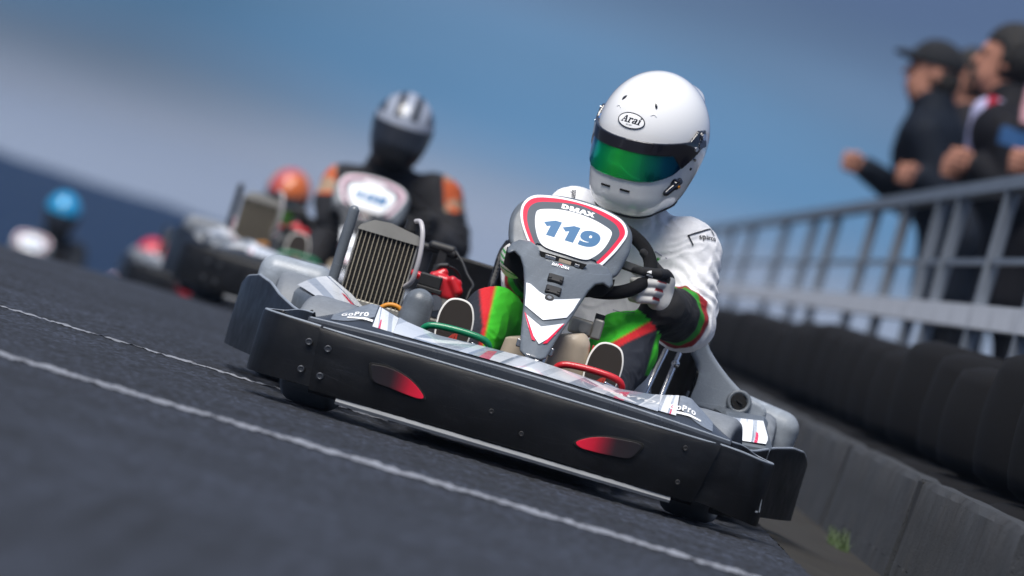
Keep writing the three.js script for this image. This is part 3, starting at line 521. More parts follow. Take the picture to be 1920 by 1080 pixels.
    part('painted_highlight', metric(tube(path.map(([x, z], i) => { const u = i / (path.length - 1); return [x, 0.1945 + 0.002 * u - 0.012 * sstep(0.1, 0.35, u) * (s > 0 ? 1 : 0) + 0.022 * sstep(0.5, 0.95, u) - 0.0005, z]; }).slice(1), 0.0034, 120, 8)), M.edge, c);  // pale tube painting a highlight round the corner rim
    if (s < 0) { for (const y of [0.15, 0.085]) screw(c, -0.497, y + 0.003, -0.036, 0.0085); part('scrape', rbox(0.004, 0.02, 0.012, 0.0015, -0.615, 0.115, -0.135), M.pale, c); }
    else { part('scrape', merged([rbox(0.004, 0.035, 0.006, 0.0015, 0.607, 0.085, -0.126, 0, 0.5, 0.15), rbox(0.028, 0.005, 0.005, 0.0015, 0.594, 0.068, -0.108, 0, 0.6, 0)]), M.pale, c); }
  }
  // ---- side protection and rear wheel guards
  for (const s of [-1, 1]) {
    const path = [[0.535, -0.58], [0.575, -0.72], [0.64, -1.0], [0.70, -1.25], [0.738, -1.45], [0.742, -1.58], [0.70, -1.70], [0.62, -1.74]].map(([x, z]) => [s > 0 ? x * 1.022 : -x, z]);
    const tops = s < 0 ? [[0, 0.20], [0.12, 0.207], [0.3, 0.224], [0.42, 0.244], [0.55, 0.252], [0.68, 0.240], [0.76, 0.224], [1, 0.2]] : [[0, 0.185], [0.12, 0.19], [0.3, 0.205], [0.5, 0.215], [0.64, 0.21], [0.76, 0.184], [1, 0.17]];
    const side = part('side_bumper', ribbon(path, () => s < 0 ? 0.058 : 0.032, u => lut(tops, u), 0.014, 80), M.black, k);
    { const cv = new THREE.CatmullRomCurve3(path.map(p => V(p[0], 0, p[1]))); part('painted_highlight', metric(tube(along(0.01, 0.84, 40, u => { const p = cv.getPointAt(u); return [p.x, lut(tops, u) - 0.0008, p.z]; }), 0.0042, 120, 8)), M.edge, side); }  // top rim highlight, painted as a pale tube
    const tilt = s > 0 ? -0.12 : 0.02;
    part('wheel_guard', solid((x, y, z) => { const a = x - s * 0.622, b = y - 0.215 + (s > 0 ? 0.012 : 0), c = Math.cos(tilt), q = Math.sin(tilt); return brick3(a * c + b * q, -a * q + b * c, z + 1.62, [0, 0, 0], [0.098, 0.098, 0.09], 0.045); }, [s * 0.622 - 0.13, 0.08, -1.76], [s * 0.622 + 0.13, 0.35, -1.48], 0.006), M.pale, k);
  }
  // left side pod: long wedge with a printed top
  const wedge = (z, xo, yo, xi, yi, yb) => [[xo + 0.004, yb, z], [xo, yo - 0.012, z], [xo + 0.006, yo, z], [mix(xo, xi, 0.5), mix(yo, yi, 0.5) + 0.006, z], [xi - 0.006, yi, z], [xi, yi - 0.012, z], [xi, yb, z]];
  const podL = part('side_pod', loft([wedge(-0.66, -0.50, 0.228, -0.40, 0.238, 0.09), wedge(-0.72, -0.515, 0.237, -0.408, 0.254, 0.08), wedge(-0.95, -0.565, 0.243, -0.45, 0.272, 0.07), wedge(-1.2, -0.605, 0.248, -0.52, 0.297, 0.07), wedge(-1.3, -0.605, 0.24, -0.54, 0.288, 0.08), wedge(-1.36, -0.60, 0.2, -0.55, 0.24, 0.09)], 0.5), M.grey, k);
  part('pod_sticker', sheet((u, v) => { const z = mix(-0.70, -1.21, v), xo = lut([[-1.21, -0.607], [-0.95, -0.565], [-0.7, -0.508]], z), xi = lut([[-1.21, -0.524], [-0.95, -0.45], [-0.7, -0.405]], z), yo = lut([[-1.21, 0.249], [-0.95, 0.244], [-0.7, 0.235]], z), yi = lut([[-1.21, 0.299], [-0.95, 0.273], [-0.7, 0.250]], z); return [mix(xo, xi, 0.07 + u * 0.86), mix(yo, yi, 0.07 + u * 0.86) + 0.0065 * Math.sin(Math.PI * u) + 0.003, z]; }, 12, 12), S.pod, podL);
  // right side pod: a printed shield facing forward, capped by a grey lid
  const podR = part('side_pod', loft([[-0.86, 0.535, 0.63, 0.10, 0.192, 0.20], [-0.90, 0.52, 0.635, 0.09, 0.205, 0.222], [-1.02, 0.505, 0.615, 0.08, 0.247, 0.262], [-1.1, 0.50, 0.62, 0.08, 0.262, 0.272], [-1.3, 0.47, 0.62, 0.08, 0.268, 0.27], [-1.42, 0.46, 0.6, 0.1, 0.24, 0.25]].map(([z, a, b, y0, ya, yb]) => [[a, y0, z], [a, ya - 0.01, z], [a + 0.01, ya, z], [b - 0.012, yb, z], [b, yb - 0.012, z], [b, y0, z]].reverse()), 0.5), M.grey, k);
  part('pod_sticker', sheet((u, v) => { const z = mix(-0.875, -1.01, v), a = lut([[-1.02, 0.505], [-0.9, 0.52], [-0.86, 0.535]], z) + 0.012, b = lut([[-1.02, 0.615], [-0.9, 0.635], [-0.86, 0.63]], z) - 0.014, ya = lut([[-1.02, 0.247], [-0.9, 0.205], [-0.86, 0.192]], z), yb = lut([[-1.02, 0.262], [-0.9, 0.222], [-0.86, 0.20]], z); return [mix(a, b, u), mix(ya, yb, u) + 0.003, z + 0.004]; }, 8, 8), S.podB, podR);
  // right seat cowl with a recessed filler
  const cowl = part('seat_cowl', merged([blob(smooth2([[0.408, 0.404], [0.428, 0.382], [0.462, 0.352], [0.505, 0.322], [0.55, 0.298], [0.60, 0.283], [0.60, 0.262], [0.54, 0.258], [0.45, 0.254], [0.425, 0.262], [0.432, 0.30], [0.425, 0.35], [0.40, 0.385]], 60), 0.12, 0.012, -1.27, 5)]), M.pale, k);
  part('filler_ring', moved(new THREE.TorusGeometry(0.026, 0.006, 10, 28), 0.54, 0.288, -1.194, -0.25, 0, -0.35), M.grey, cowl);
  part('filler_cap', merged([cyl(0.022, 0.022, 0.008, 24, 0.54, 0.288, -1.194, 1.32, 0, -0.35), rbox(0.02, 0.005, 0.006, 0.002, 0.54, 0.288, -1.187, 0, 0, -0.35)]), M.hole, cowl);
  // ---- seat shell
  part('seat', solid((x, y, z) => {
    const w = 0.25 + 0.02 * sstep(0.1, 0.3, y), o = brick3(x, y, z, [0.145, 0.33, -1.36], [w + 0.02, 0.26, 0.24], 0.13), i = brick3(x, y, z, [0.145, 0.40, -1.30], [w, 0.31, 0.28], 0.12);
    const cut = y - mix(0.60, 0.30, sstep(-1.5, -1.12, z));
    return Math.max(smax(o, -i, 0.01), cut);
  }, [-0.16, 0.06, -1.62], [0.44, 0.62, -1.1], 0.009), M.black, k);
  part('seat_stay', merged([capped([[0.335, 0.10, -0.98], [0.345, 0.24, -1.06], [0.36, 0.36, -1.12]], 0.007), capped([[0.30, 0.10, -0.98], [0.305, 0.24, -1.03], [0.325, 0.36, -1.1]], 0.007), moved(new THREE.SphereGeometry(0.011, 12, 8), 0.358, 0.335, -1.10)]), M.chrome, k);
  // ---- fairing and steering
  const panelSdf = poly2(PANEL), stemSdf = poly2(STEM.map(p => p));
  const panel = part('number_panel', solid((x, y, z) => { const a = panelSdf(x, y) + 0.012, q = z - panelZ(x, y) + 0.026, b = Math.abs(q) * 0.8 - 0.014; return Math.hypot(Math.max(a, 0), Math.max(b, 0)) + Math.min(0, Math.max(a, b)) - 0.012; }, [-0.16, 0.46, -0.80], [0.18, 0.67, -0.50], 0.004), M.grey, k);
  panel.userData.slot = 'plate';
  const plateGeo = sheet((u, v) => { const x = mix(-0.15, 0.18, u), y = mix(0.47, 0.66, v); return [x, y, panelZ(x, y) + 0.0105]; }, 40, 30);
  part('plate', plateGeo, S.plate119, panel);
  const stem = part('steering_fairing', solid((x, y, z) => { const a = stemSdf(x, y) + 0.006, q = z - stemZ(x, y) - 0.014 * Math.exp(-(((x - 0.01) / 0.03) ** 2)) * sstep(0.5, 0.42, y), b = Math.abs(q) * 0.66 - 0.003; return Math.hypot(Math.max(a, 0), Math.max(b, 0)) + Math.min(0, Math.max(a, b)) - 0.007; }, [-0.14, 0.245, -0.64], [0.165, 0.535, -0.21], 0.004), M.grey, k);
  part('stem_sticker', sheet((u, v) => { const x = mix(-0.13, 0.15, u), y = mix(0.25, 0.53, v); return [x, y, stemZ(x, y) + 0.014 * Math.exp(-(((x - 0.01) / 0.03) ** 2)) * sstep(0.5, 0.42, y) + 0.0185]; }, 50, 50), S.stem, stem);
  part('fairing_lining', merged([blob([[-0.121, 0.491], [-0.118, 0.452], [-0.084, 0.436], [-0.058, 0.42], [-0.066, 0.462], [-0.09, 0.495]], 0.02, 0.003, -0.585), blob([[0.143, 0.488], [0.144, 0.470], [0.128, 0.447], [0.078, 0.428], [0.085, 0.452], [0.111, 0.482]], 0.02, 0.003, -0.60)]), M.hole, stem);
  part('display_slot', merged([blob([[-0.046, 0.505], [0.068, 0.505], [0.060, 0.490], [-0.036, 0.490]], 0.006, 0.002, -0.503)]), M.hole, stem);
  part('display', merged([rbox(0.030, 0.0085, 0.004, 0.001, 0.018, 0.4975, -0.496)]), M.tank, stem); part('display', merged([rbox(0.026, 0.0085, 0.004, 0.001, -0.018, 0.498, -0.496)]), M.steel, stem); part('display', merged([rbox(0.012, 0.007, 0.004, 0.001, 0.048, 0.497, -0.496)]), M.steel, stem);
  const zm = y => stemZ(0.01, y) + 0.028;
  part('camera_mount', merged([rbox(0.038, 0.024, 0.012, 0.004, 0.008, 0.452, zm(0.452), -0.84), rbox(0.038, 0.026, 0.012, 0.004, 0.010, 0.424, zm(0.424) , -0.84), rbox(0.008, 0.006, 0.008, 0.002, -0.006, 0.452, zm(0.452) + 0.008, -0.84), rbox(0.008, 0.006, 0.008, 0.002, 0.022, 0.452, zm(0.452) + 0.008, -0.84), rbox(0.008, 0.006, 0.008, 0.002, -0.004, 0.424, zm(0.424) + 0.008, -0.84), rbox(0.008, 0.006, 0.008, 0.002, 0.024, 0.424, zm(0.424) + 0.008, -0.84)]), M.jet, stem);
  part('knob', merged([cyl(0.011, 0.012, 0.012, 24, 0.006, 0.402, zm(0.402) - 0.002, 0.72)]), M.jet, stem); part('knob_face', cyl(0.0055, 0.0055, 0.002, 20, 0.006, 0.4064, zm(0.402) + 0.003, 0.72), M.steel, stem);
  const steer = new THREE.Group(); steer.name = 'steering_wheel'; steer.position.set(0.085, 0.535, -0.735); steer.rotation.set(-0.9, 0, -0.1); k.add(steer);
  part('rim', metric(new THREE.TorusGeometry(0.138, 0.0165, 18, 72)), M.rubber, steer);
  part('spoke', merged([rbox(0.26, 0.03, 0.008, 0.003, 0, 0, 0.002), rbox(0.03, 0.13, 0.008, 0.003, 0, -0.065, 0.0), cyl(0.03, 0.03, 0.02, 24, 0, 0, 0.006, Math.PI / 2)]), M.jet, steer);
  part('steering_column', capped([[0.08, 0.535, -0.715], [0.04, 0.34, -0.42], [0.02, 0.14, -0.24]], 0.011), M.steel, k);
  part('fairing_bracket', merged([rbox(0.03, 0.035, 0.02, 0.003, 0.004, 0.25, -0.235), rbox(0.012, 0.05, 0.012, 0.003, 0.018, 0.235, -0.215), rbox(0.09, 0.02, 0.012, 0.003, 0.006, 0.285, -0.29)]), M.steel, k);
  // ---- fuel tank, brake cylinder, pedals
  const tank = part('fuel_tank', solid((x, y, z) => { const b = brick3(x, y, z, [0.035, 0.21, -0.52], [0.105 - 0.10 * Math.max(0, y - 0.25), 0.145, 0.12], 0.04); return Math.max(b, -(Math.abs(Math.abs(x - 0.035) - 0.05) - 0.0015 + Math.abs(y - 0.33)), (y - 0.352 - 0.35 * (x - 0.12) * (x < 0.12 ? 1 : 0)) * 0.9); }, [-0.09, 0.05, -0.66], [0.16, 0.37, -0.38], 0.006), M.tank, k);
  part('tank_label', rbox(0.004, 0.055, 0.035, 0.001, 0.139, 0.30, -0.44), M.red, tank);
  const cyl0 = part('brake_cylinder', merged([rbox(0.06, 0.04, 0.05, 0.008, 0.10, 0.36, -0.60), rbox(0.026, 0.05, 0.04, 0.006, 0.138, 0.365, -0.585), cyl(0.012, 0.012, 0.02, 18, 0.105, 0.36, -0.57, Math.PI / 2)]), M.alu, k);
  part('cap', cyl(0.012, 0.012, 0.014, 20, 0.137, 0.395, -0.59), M.jet, cyl0);
  const pedal = (x0, x1, m, name) => { const p = part(name, merged([capped([[x0, 0.13, -0.33], [x0 + 0.002, 0.22, -0.30], [x0 + 0.006, 0.255, -0.285], [x0 + 0.022, 0.266, -0.28], [x1 - 0.022, 0.268, -0.28], [x1 - 0.006, 0.257, -0.285], [x1 - 0.002, 0.22, -0.30], [x1, 0.13, -0.33]], 0.0082, 80, 14)]), m, k); part('pedal_clip', merged([capped([[x1 - 0.01, 0.245, -0.272], [x1 - 0.045, 0.252, -0.27]], 0.004, 8, 8), capped([[x1 - 0.045, 0.252, -0.27], [x1 - 0.05, 0.225, -0.28]], 0.004, 8, 8)]), M.chrome, p); };
  pedal(-0.262, -0.092, M.green, 'pedal_bar'); pedal(0.062, 0.232, M.red, 'pedal_bar');
  // ---- engine side
  const rad = new THREE.Group(); rad.name = 'radiator'; k.add(rad);
  part('core', merged([rbox(0.148, 0.17, 0.03, 0.003, -0.417, 0.35, -1.21)]), M.core, rad);
  const slat = metric(rbox(0.0018, 0.172, 0.040, 0.0006));
  for (let i = 0; i < 13; i++) { const m = part('slat', slat, M.fin, rad); m.position.set(-0.484 + i * 0.0112, 0.35, -1.209); }
  const tubeRow = metric(rbox(0.146, 0.0014, 0.0306, 0.0005)); for (let i = 0; i < 16; i++) { const m = part('cooling_rib', tubeRow, M.core, rad); m.position.set(-0.417, 0.274 + i * 0.0102, -1.2085); }
  part('tank_top', loft([[-1.185], [-1.235]].map(([z]) => [[-0.497, 0.434, z], [-0.338, 0.434, z], [-0.338, 0.452, z], [-0.345, 0.458, z], [-0.42, 0.470, z], [-0.462, 0.466, z], [-0.492, 0.446, z]]), 0.5), M.alu, rad);
  part('side_plate', merged([rbox(0.004, 0.19, 0.036, 0.001, -0.494, 0.345, -1.21), rbox(0.004, 0.19, 0.036, 0.001, -0.341, 0.345, -1.21), rbox(0.156, 0.02, 0.036, 0.004, -0.417, 0.255, -1.21)]), M.alu, rad);
  part('filler_cap', merged([cyl(0.018, 0.019, 0.024, 8, -0.368, 0.479, -1.22), cyl(0.014, 0.014, 0.03, 20, -0.368, 0.468, -1.22)]), M.jet, rad);
  part('overflow_hose', capped([[-0.362, 0.492, -1.205], [-0.352, 0.494, -1.19], [-0.340, 0.475, -1.17], [-0.330, 0.43, -1.16], [-0.327, 0.38, -1.16], [-0.330, 0.345, -1.17], [-0.345, 0.325, -1.2]], 0.0062, 50), M.milk, k);
  part('upright_guard', metric(capped([[-0.525, 0.20, -1.32], [-0.524, 0.35, -1.32], [-0.522, 0.474, -1.32]], 0.0135, 12, 16)), M.grey, k);
  part('fuel_hose', capped([[-0.39, 0.235, -0.93], [-0.38, 0.262, -0.93], [-0.362, 0.276, -0.93], [-0.338, 0.276, -0.93], [-0.32, 0.26, -0.93]], 0.006, 30), M.orange, k);
  part('air_box', metric(solid((x, y, z) => bone(x, y, z, [-0.30, 0.17, -0.92], [-0.293, 0.30, -0.93], 0.045, 0.037), [-0.36, 0.1, -1.0], [-0.23, 0.36, -0.85], 0.005)), M.grey, k);
  const eng = part('engine', merged([rbox(0.14, 0.10, 0.16, 0.01, -0.25, 0.22, -1.46), rbox(0.09, 0.09, 0.12, 0.012, -0.27, 0.30, -1.46), ...[0, 1, 2, 3].map(i => rbox(0.11, 0.004, 0.13, 0.001, -0.265, 0.268 + i * 0.013, -1.46))]), M.alu, k);
  part('cylinder_head', solid((x, y, z) => smin(smin(brick3(x, y, z, [-0.245, 0.352, -1.44], [0.036, 0.03, 0.045], 0.012), bone(x, y, z, [-0.28, 0.37, -1.42], [-0.262, 0.388, -1.42], 0.017, 0.012), 0.006), smin(bone(x, y, z, [-0.235, 0.375, -1.40], [-0.215, 0.352, -1.40], 0.012, 0.014), bone(x, y, z, [-0.335, 0.365, -1.43], [-0.31, 0.362, -1.43], 0.010, 0.010), 0.004), 0.006), [-0.36, 0.3, -1.5], [-0.19, 0.42, -1.36], 0.0045), M.red, eng);
  part('ignition_coil', merged([rbox(0.058, 0.034, 0.04, 0.005, -0.288, 0.358, -1.385), rbox(0.066, 0.012, 0.044, 0.003, -0.286, 0.336, -1.385)]), M.jet, eng);
  part('carburettor', merged([cyl(0.02, 0.02, 0.05, 20, -0.262, 0.308, -1.33, Math.PI / 2), rbox(0.03, 0.04, 0.03, 0.005, -0.255, 0.29, -1.35)]), M.steel, eng);
  part('spark_plug_cap', metric(capped([[-0.285, 0.385, -1.42], [-0.278, 0.40, -1.42], [-0.26, 0.407, -1.42]], 0.007, 16)), M.jet, eng);
  part('cable', merged([capped([[-0.26, 0.407, -1.42], [-0.238, 0.404, -1.43], [-0.218, 0.385, -1.45], [-0.21, 0.35, -1.46], [-0.205, 0.28, -1.46]], 0.0032, 40), capped([[-0.25, 0.447, -1.60], [-0.225, 0.425, -1.58], [-0.205, 0.40, -1.55], [-0.182, 0.376, -1.52], [-0.186, 0.36, -1.5], [-0.19, 0.26, -1.46]], 0.0035, 50), capped([[-0.31, 0.34, -1.38], [-0.30, 0.31, -1.34], [-0.285, 0.27, -1.32], [-0.28, 0.2, -1.32]], 0.003, 30)]), M.jet, k);
  const bar = part('engine_bar', merged([capped([[-0.40, 0.438, -1.66], [-0.33, 0.438, -1.66], [-0.25, 0.440, -1.62]], 0.0105, 20)]), M.jet, k);
  part('bracket', merged([rbox(0.024, 0.05, 0.02, 0.003, -0.28, 0.418, -1.63), rbox(0.006, 0.28, 0.01, 0.002, -0.292, 0.26, -1.63), capped([[-0.31, 0.447, -1.635], [-0.26, 0.447, -1.625]], 0.013, 8)]), M.jet, bar);
  part('rear_panel', merged([rbox(0.36, 0.30, 0.012, 0.005, -0.13, 0.285, -1.84, 0.05), rbox(0.36, 0.018, 0.035, 0.006, -0.13, 0.43, -1.845)]), M.black, k);
  part('rear_bumper', merged([rbox(1.30, 0.10, 0.05, 0.02, 0, 0.16, -1.82)]), M.black, k);
  part('exhaust', metric(capped([[-0.36, 0.16, -1.35], [-0.40, 0.18, -1.5], [-0.40, 0.2, -1.66]], 0.035, 24, 16)), M.steel, k);
  k.updateMatrixWorld(true);
  return k;
}
S.plate119 = sticker(T.plate('119'), 0.62);
S.plateOther = sticker(T.plate('108', '#c98fa0'), 0.62);
const kart = buildKart();
kart.name = numbered('racing_kart'); kart.position.set(KART_X, 0, 0); scene.add(kart);
kart.userData = { label: 'black and grey racing kart numbered 119 in the foreground', category: 'kart' };
// ---------------------------------------------------------------- racing drivers (in the kart's own axes)
const J = {
  pelvis: [0.14, 0.19, -1.28], belly: [0.145, 0.33, -1.24], chest: [0.15, 0.50, -1.17], shL: [0.035, 0.60, -1.10], shR: [0.285, 0.60, -1.08], neck: [0.143, 0.70, -1.06],
  elR: [0.342, 0.445, -0.99], wrR: [0.283, 0.455, -0.80], elL: [-0.045, 0.44, -0.95], wrL: [-0.035, 0.47, -0.80],
  hipL: [0.06, 0.18, -1.2], knL: [-0.108, 0.325, -0.78], anL: [-0.18, 0.17, -0.47], hipR: [0.21, 0.18, -1.2], knR: [0.215, 0.345, -0.79], anR: [0.182, 0.17, -0.47],
};
const limb = {
  torso: (x, y, z) => smin(smin(smin(bone(x * 1, y, z, [0.075, 0.21, -1.28], [0.20, 0.21, -1.28], 0.125, 0.125), bone(x, y, z, [0.11, 0.36, -1.23], [0.18, 0.36, -1.23], 0.125, 0.125), 0.08), bone(x, y, z, [0.085, 0.51, -1.17], [0.225, 0.51, -1.16], 0.118, 0.118), 0.08), smin(bone(x, y, z, J.shL, J.shR, 0.078, 0.08), bone(x, y, z, [0.145, 0.60, -1.10], J.neck, 0.085, 0.068), 0.05), 0.06),
  armR: (x, y, z) => smin(bone(x, y, z, [0.305, 0.60, -1.08], J.elR, 0.088, 0.071), bone(x, y, z, J.elR, J.wrR, 0.071, 0.056), 0.03),
  armL: (x, y, z) => smin(bone(x, y, z, [0.015, 0.60, -1.10], J.elL, 0.086, 0.066), bone(x, y, z, J.elL, J.wrL, 0.066, 0.05), 0.03),
  legL: (x, y, z) => smin(bone(x, y, z, J.hipL, J.knL, 0.10, 0.066), bone(x, y, z, J.knL, J.anL, 0.066, 0.05), 0.02),
  legR: (x, y, z) => smin(bone(x, y, z, J.hipR, J.knR, 0.10, 0.078), bone(x, y, z, J.knR, J.anR, 0.078, 0.052), 0.02),
};
function creases(x, y, z) {
  const a = perlin.noise(x * 9 + 4, y * 9, z * 9), f = perlin.noise(x * 26 + a * 1.4, y * 15 + a * 2.2, z * 20), g = perlin.noise(x * 48 + 9, y * 34 + f, z * 48);
  return 0.007 * (0.5 - Math.abs(f)) + 0.0012 * (0.4 - Math.abs(g)) + 0.006 * a;
}
const bodySdf = (x, y, z) => {
  let d = smin(limb.torso(x, y, z), smin(limb.armR(x, y, z), limb.armL(x, y, z), 0.012), 0.03);
  d = smin(d, smin(limb.legL(x, y, z), limb.legR(x, y, z), 0.01), 0.035);
  if (Math.abs(d) > 0.03) return d;
  let e = 0;
  if (x > 0.2 && y > 0.36 && z > -1.16) { const w = perlin.noise(x * 11, y * 11, z * 11) * 2.2, r = Math.hypot(x - 0.36, y - 0.50, (z + 1.02) * 0.8); e = 0.0042 * Math.sin((y * 0.8 - z * 0.55 + x * 0.5) * 150 + w * 2.4) * sstep(0.15, 0.05, r); }   // folds bunched in the crook of the arm
  return d - creases(x, y, z) - e;
};
const alongBone = (p, A, B) => { const b = [0, 1, 2].map(i => B[i] - A[i]), q = [0, 1, 2].map(i => p[i] - A[i]); return (q[0] * b[0] + q[1] * b[1] + q[2] * b[2]) / (b[0] * b[0] + b[1] * b[1] + b[2] * b[2]); };
const nearest = (x, y, z) => { let best = 1e9, who = ''; for (const k in limb) { const d = limb[k](x, y, z); if (d < best) { best = d; who = k; } } return who; };
const WHITE = [0.86, 0.86, 0.88], NAVY = [0.011, 0.014, 0.024], GREEN = [0.05, 0.60, 0.02], RED = [0.62, 0.012, 0.018], BLACK = [0.008, 0.008, 0.01];
const blend = (a, b, d, w = 0.0045) => { const t = sstep(-w, w, d); return [0, 1, 2].map(i => mix(a[i], b[i], t)); };   // dyed panels meet along a seam
const whiteSuit = (x, y, z) => {
  const who = nearest(x, y, z);
  if (who === 'armR' || who === 'armL') {
    const fore = who === 'armR' ? bone(x, y, z, J.elR, J.wrR, 0.071, 0.056) - bone(x, y, z, [0.305, 0.60, -1.08], J.elR, 0.088, 0.071) : bone(x, y, z, J.elL, J.wrL, 0.066, 0.05) - bone(x, y, z, [0.015, 0.60, -1.10], J.elL, 0.086, 0.066);
    if (fore > 0) return WHITE;
    const t = who === 'armR' ? alongBone([x, y, z], J.elR, J.wrR) : alongBone([x, y, z], J.elL, J.wrL), n = 0.02 * perlin.noise(x * 30, y * 30, z * 30);
    return blend(blend(blend(WHITE, [0.30, 0.012, 0.018], t - 0.20 - n, 0.02), [0.02, 0.25, 0.02], t - 0.33 - n, 0.02), BLACK, t - 0.47 - n, 0.02);
  }
  if (who === 'legL' && z > -0.9) { const g = -0.112 - (y - 0.25) * 0.08; return blend(blend(NAVY, RED, x - g + 0.010 + Math.max(0, y - 0.295) * 0.34), GREEN, x - g); }
  if (who === 'legR' && z > -0.86 && x > 0.125) { const g = y - 0.362 - 1.0 * (x - 0.2), c = blend(blend(NAVY, RED, g + 0.024 + 0.2 * Math.max(0, x - 0.22)), GREEN, g); return y > 0.29 ? blend(c, GREEN, x - 0.284) : c; }
  if (x > 0.235 && y > 0.512 && y < 0.575 && z > -1.12) return y < 0.522 ? RED : [0.02, 0.25, 0.02];
  return WHITE;
};
console.log('driver body');
const bodyGeo = solid(bodySdf, [-0.30, 0.03, -1.46], [0.46, 0.79, -0.40], 0.0058, whiteSuit, 1.8);
// ---- gloves: four fingers closed round the rim, the thumb along it
function gloveGeo(s) {   // s = 1: the hand at the right of the picture; -1: its mirror on the other side of the wheel
  const ys = [0.532, 0.508, 0.486, 0.466], fx = [0, 0.003, 0.005, 0.009], bones = [];
  ys.forEach((y, i) => { const o = fx[i], r = [0.0125, 0.0122, 0.0118, 0.0105][i]; bones.push([[0.262 - o * 0.4, y + 0.006, -0.742], [0.244 - o * 0.2, y + 0.003, -0.702], r * 1.12, r], [[0.244 - o * 0.2, y + 0.003, -0.702], [0.205 + o, y - 0.004, -0.692], r, r * 0.97], [[0.205 + o, y - 0.004, -0.692], [0.189 + o, y - 0.006, -0.712], r * 0.97, r * 0.85]); });
  const palm = [[[0.262, 0.53, -0.75], [0.264, 0.47, -0.755], 0.021, 0.021], [[0.268, 0.52, -0.765], [0.272, 0.462, -0.775], 0.024, 0.026], [[0.268, 0.47, -0.765], [0.281, 0.44, -0.785], 0.030, 0.033], [[0.281, 0.44, -0.785], J.wrR, 0.034, 0.038]];
  const thumb = [[[0.255, 0.535, -0.768], [0.222, 0.556, -0.772], 0.0135, 0.0125], [[0.222, 0.556, -0.772], [0.196, 0.574, -0.768], 0.0122, 0.010]];
  const fn = (x, y, z) => {
    let d = 1e9; for (const b of palm) d = smin(d, bone(x, y, z, ...b), 0.012);
    for (const b of thumb) d = smin(d, bone(x, y, z, ...b), 0.006);
    for (let i = 0; i < 4; i++) { let f = 1e9; for (let j = 0; j < 3; j++) f = smin(f, bone(x, y, z, ...bones[i * 3 + j]), 0.003); d = smin(d, f, 0.0022); }
    return d;
  };
  const g = solid(fn, [0.16, 0.39, -0.84], [0.33, 0.60, -0.66], 0.0028, (x, y, z) => {
    const w = (y - 0.448) + (x - 0.27) * -0.25 + (z + 0.78) * 0.2;   // wrist stripes
    if (z > -0.735 && y > 0.519 || (y > 0.535)) return BLACK;
    const between = bones.slice(3).some((b, i) => false);
    if (w < 0.012 && w > -0.034) return Math.sin(w * 520) > 0.1 ? [0.02, 0.26, 0.05] : [0.55, 0.55, 0.52];
    if (x > 0.247 && z > -0.73 && y > 0.47 && Math.abs(((y - 0.4755) / 0.022) % 1 - 0.5) > 0.34) return [0.3, 0.01, 0.015];
    return [0.62, 0.61, 0.59];
  });
  if (s < 0) { const p = g.attributes.position, n = g.attributes.normal; for (let i = 0; i < p.count; i++) { p.setX(i, 0.186 - p.getX(i)); n.setX(i, -n.getX(i)); p.setY(i, p.getY(i) + 0.02); p.setZ(i, p.getZ(i) - 0.0); } const q = g.index.array; for (let i = 0; i < q.length; i += 3) { const t = q[i]; q[i] = q[i + 1]; q[i + 1] = t; } }
  return g;
}
const gloveR = gloveGeo(1), gloveL = gloveGeo(-1);
T.stripes = board(256, 128, g => { g.fillStyle = '#fff'; for (let i = 0; i < 3; i++) poly(g, [[60 + i * 34, 76], [84 + i * 34, 76], [112 + i * 10 + 8, 40 - i * 10 + 8], [100 + i * 10 - 2, 20 - i * 4 + 22]], '#fff'); g.font = 'bold 40px sans-serif'; g.textAlign = 'center'; g.fillText('adidas', 128, 118); });
T.redStripes = board(128, 128, g => { for (let i = 0; i < 3; i++) poly(g, [[14 + i * 30, 100], [36 + i * 30, 100], [66 + i * 14, 30 + (2 - i) * 14], [52 + i * 16, 20 + (2 - i) * 16]], '#9c2412'); });
S.stripes = sticker(T.stripes, 0.7); S.redStripes = sticker(T.redStripes, 0.8);
// ---- shoes, soles towards the camera
function shoe(parent, x, tilt) {
  const out = smooth2([[0, 0.147], [0.026, 0.140], [0.040, 0.112], [0.0425, 0.07], [0.036, 0.02], [0.029, -0.04], [0.031, -0.10], [0.022, -0.136], [0, -0.145], [-0.022, -0.136], [-0.031, -0.10], [-0.030, -0.04], [-0.037, 0.02], [-0.043, 0.07], [-0.041, 0.112], [-0.026, 0.140]], 60);
  const g = part('shoe', solid((X, Y, Z) => smin(bone(X, Y, Z, [0, 0.085, -0.036], [0, -0.02, -0.055], 0.036, 0.036), bone(X, Y, Z, [0, -0.07, -0.06], [0, -0.06, -0.11], 0.037, 0.044), 0.03), [-0.06, -0.14, -0.18], [0.06, 0.14, 0.02], 0.006), M.shoe, parent);
  part('sole', merged([blob(out.map(p => [p[0] * 0.94, p[1] * 0.975]), 0.016, 0.0035, -0.002)]), M.sole, g);
  part('tread', merged([blob(out.map(p => [p[0] * 0.90, p[1] * 0.955]), 0.004, 0.001, 0.0095, 2)]), M.tread, g);
  part('shoe_logo', moved(new THREE.PlaneGeometry(0.034, 0.034), 0.004, 0.055, 0.0145), S.redStripes, g);
  g.position.set(x, 0.2, -0.395); g.rotation.set(-0.22, 0, tilt); return g;
}
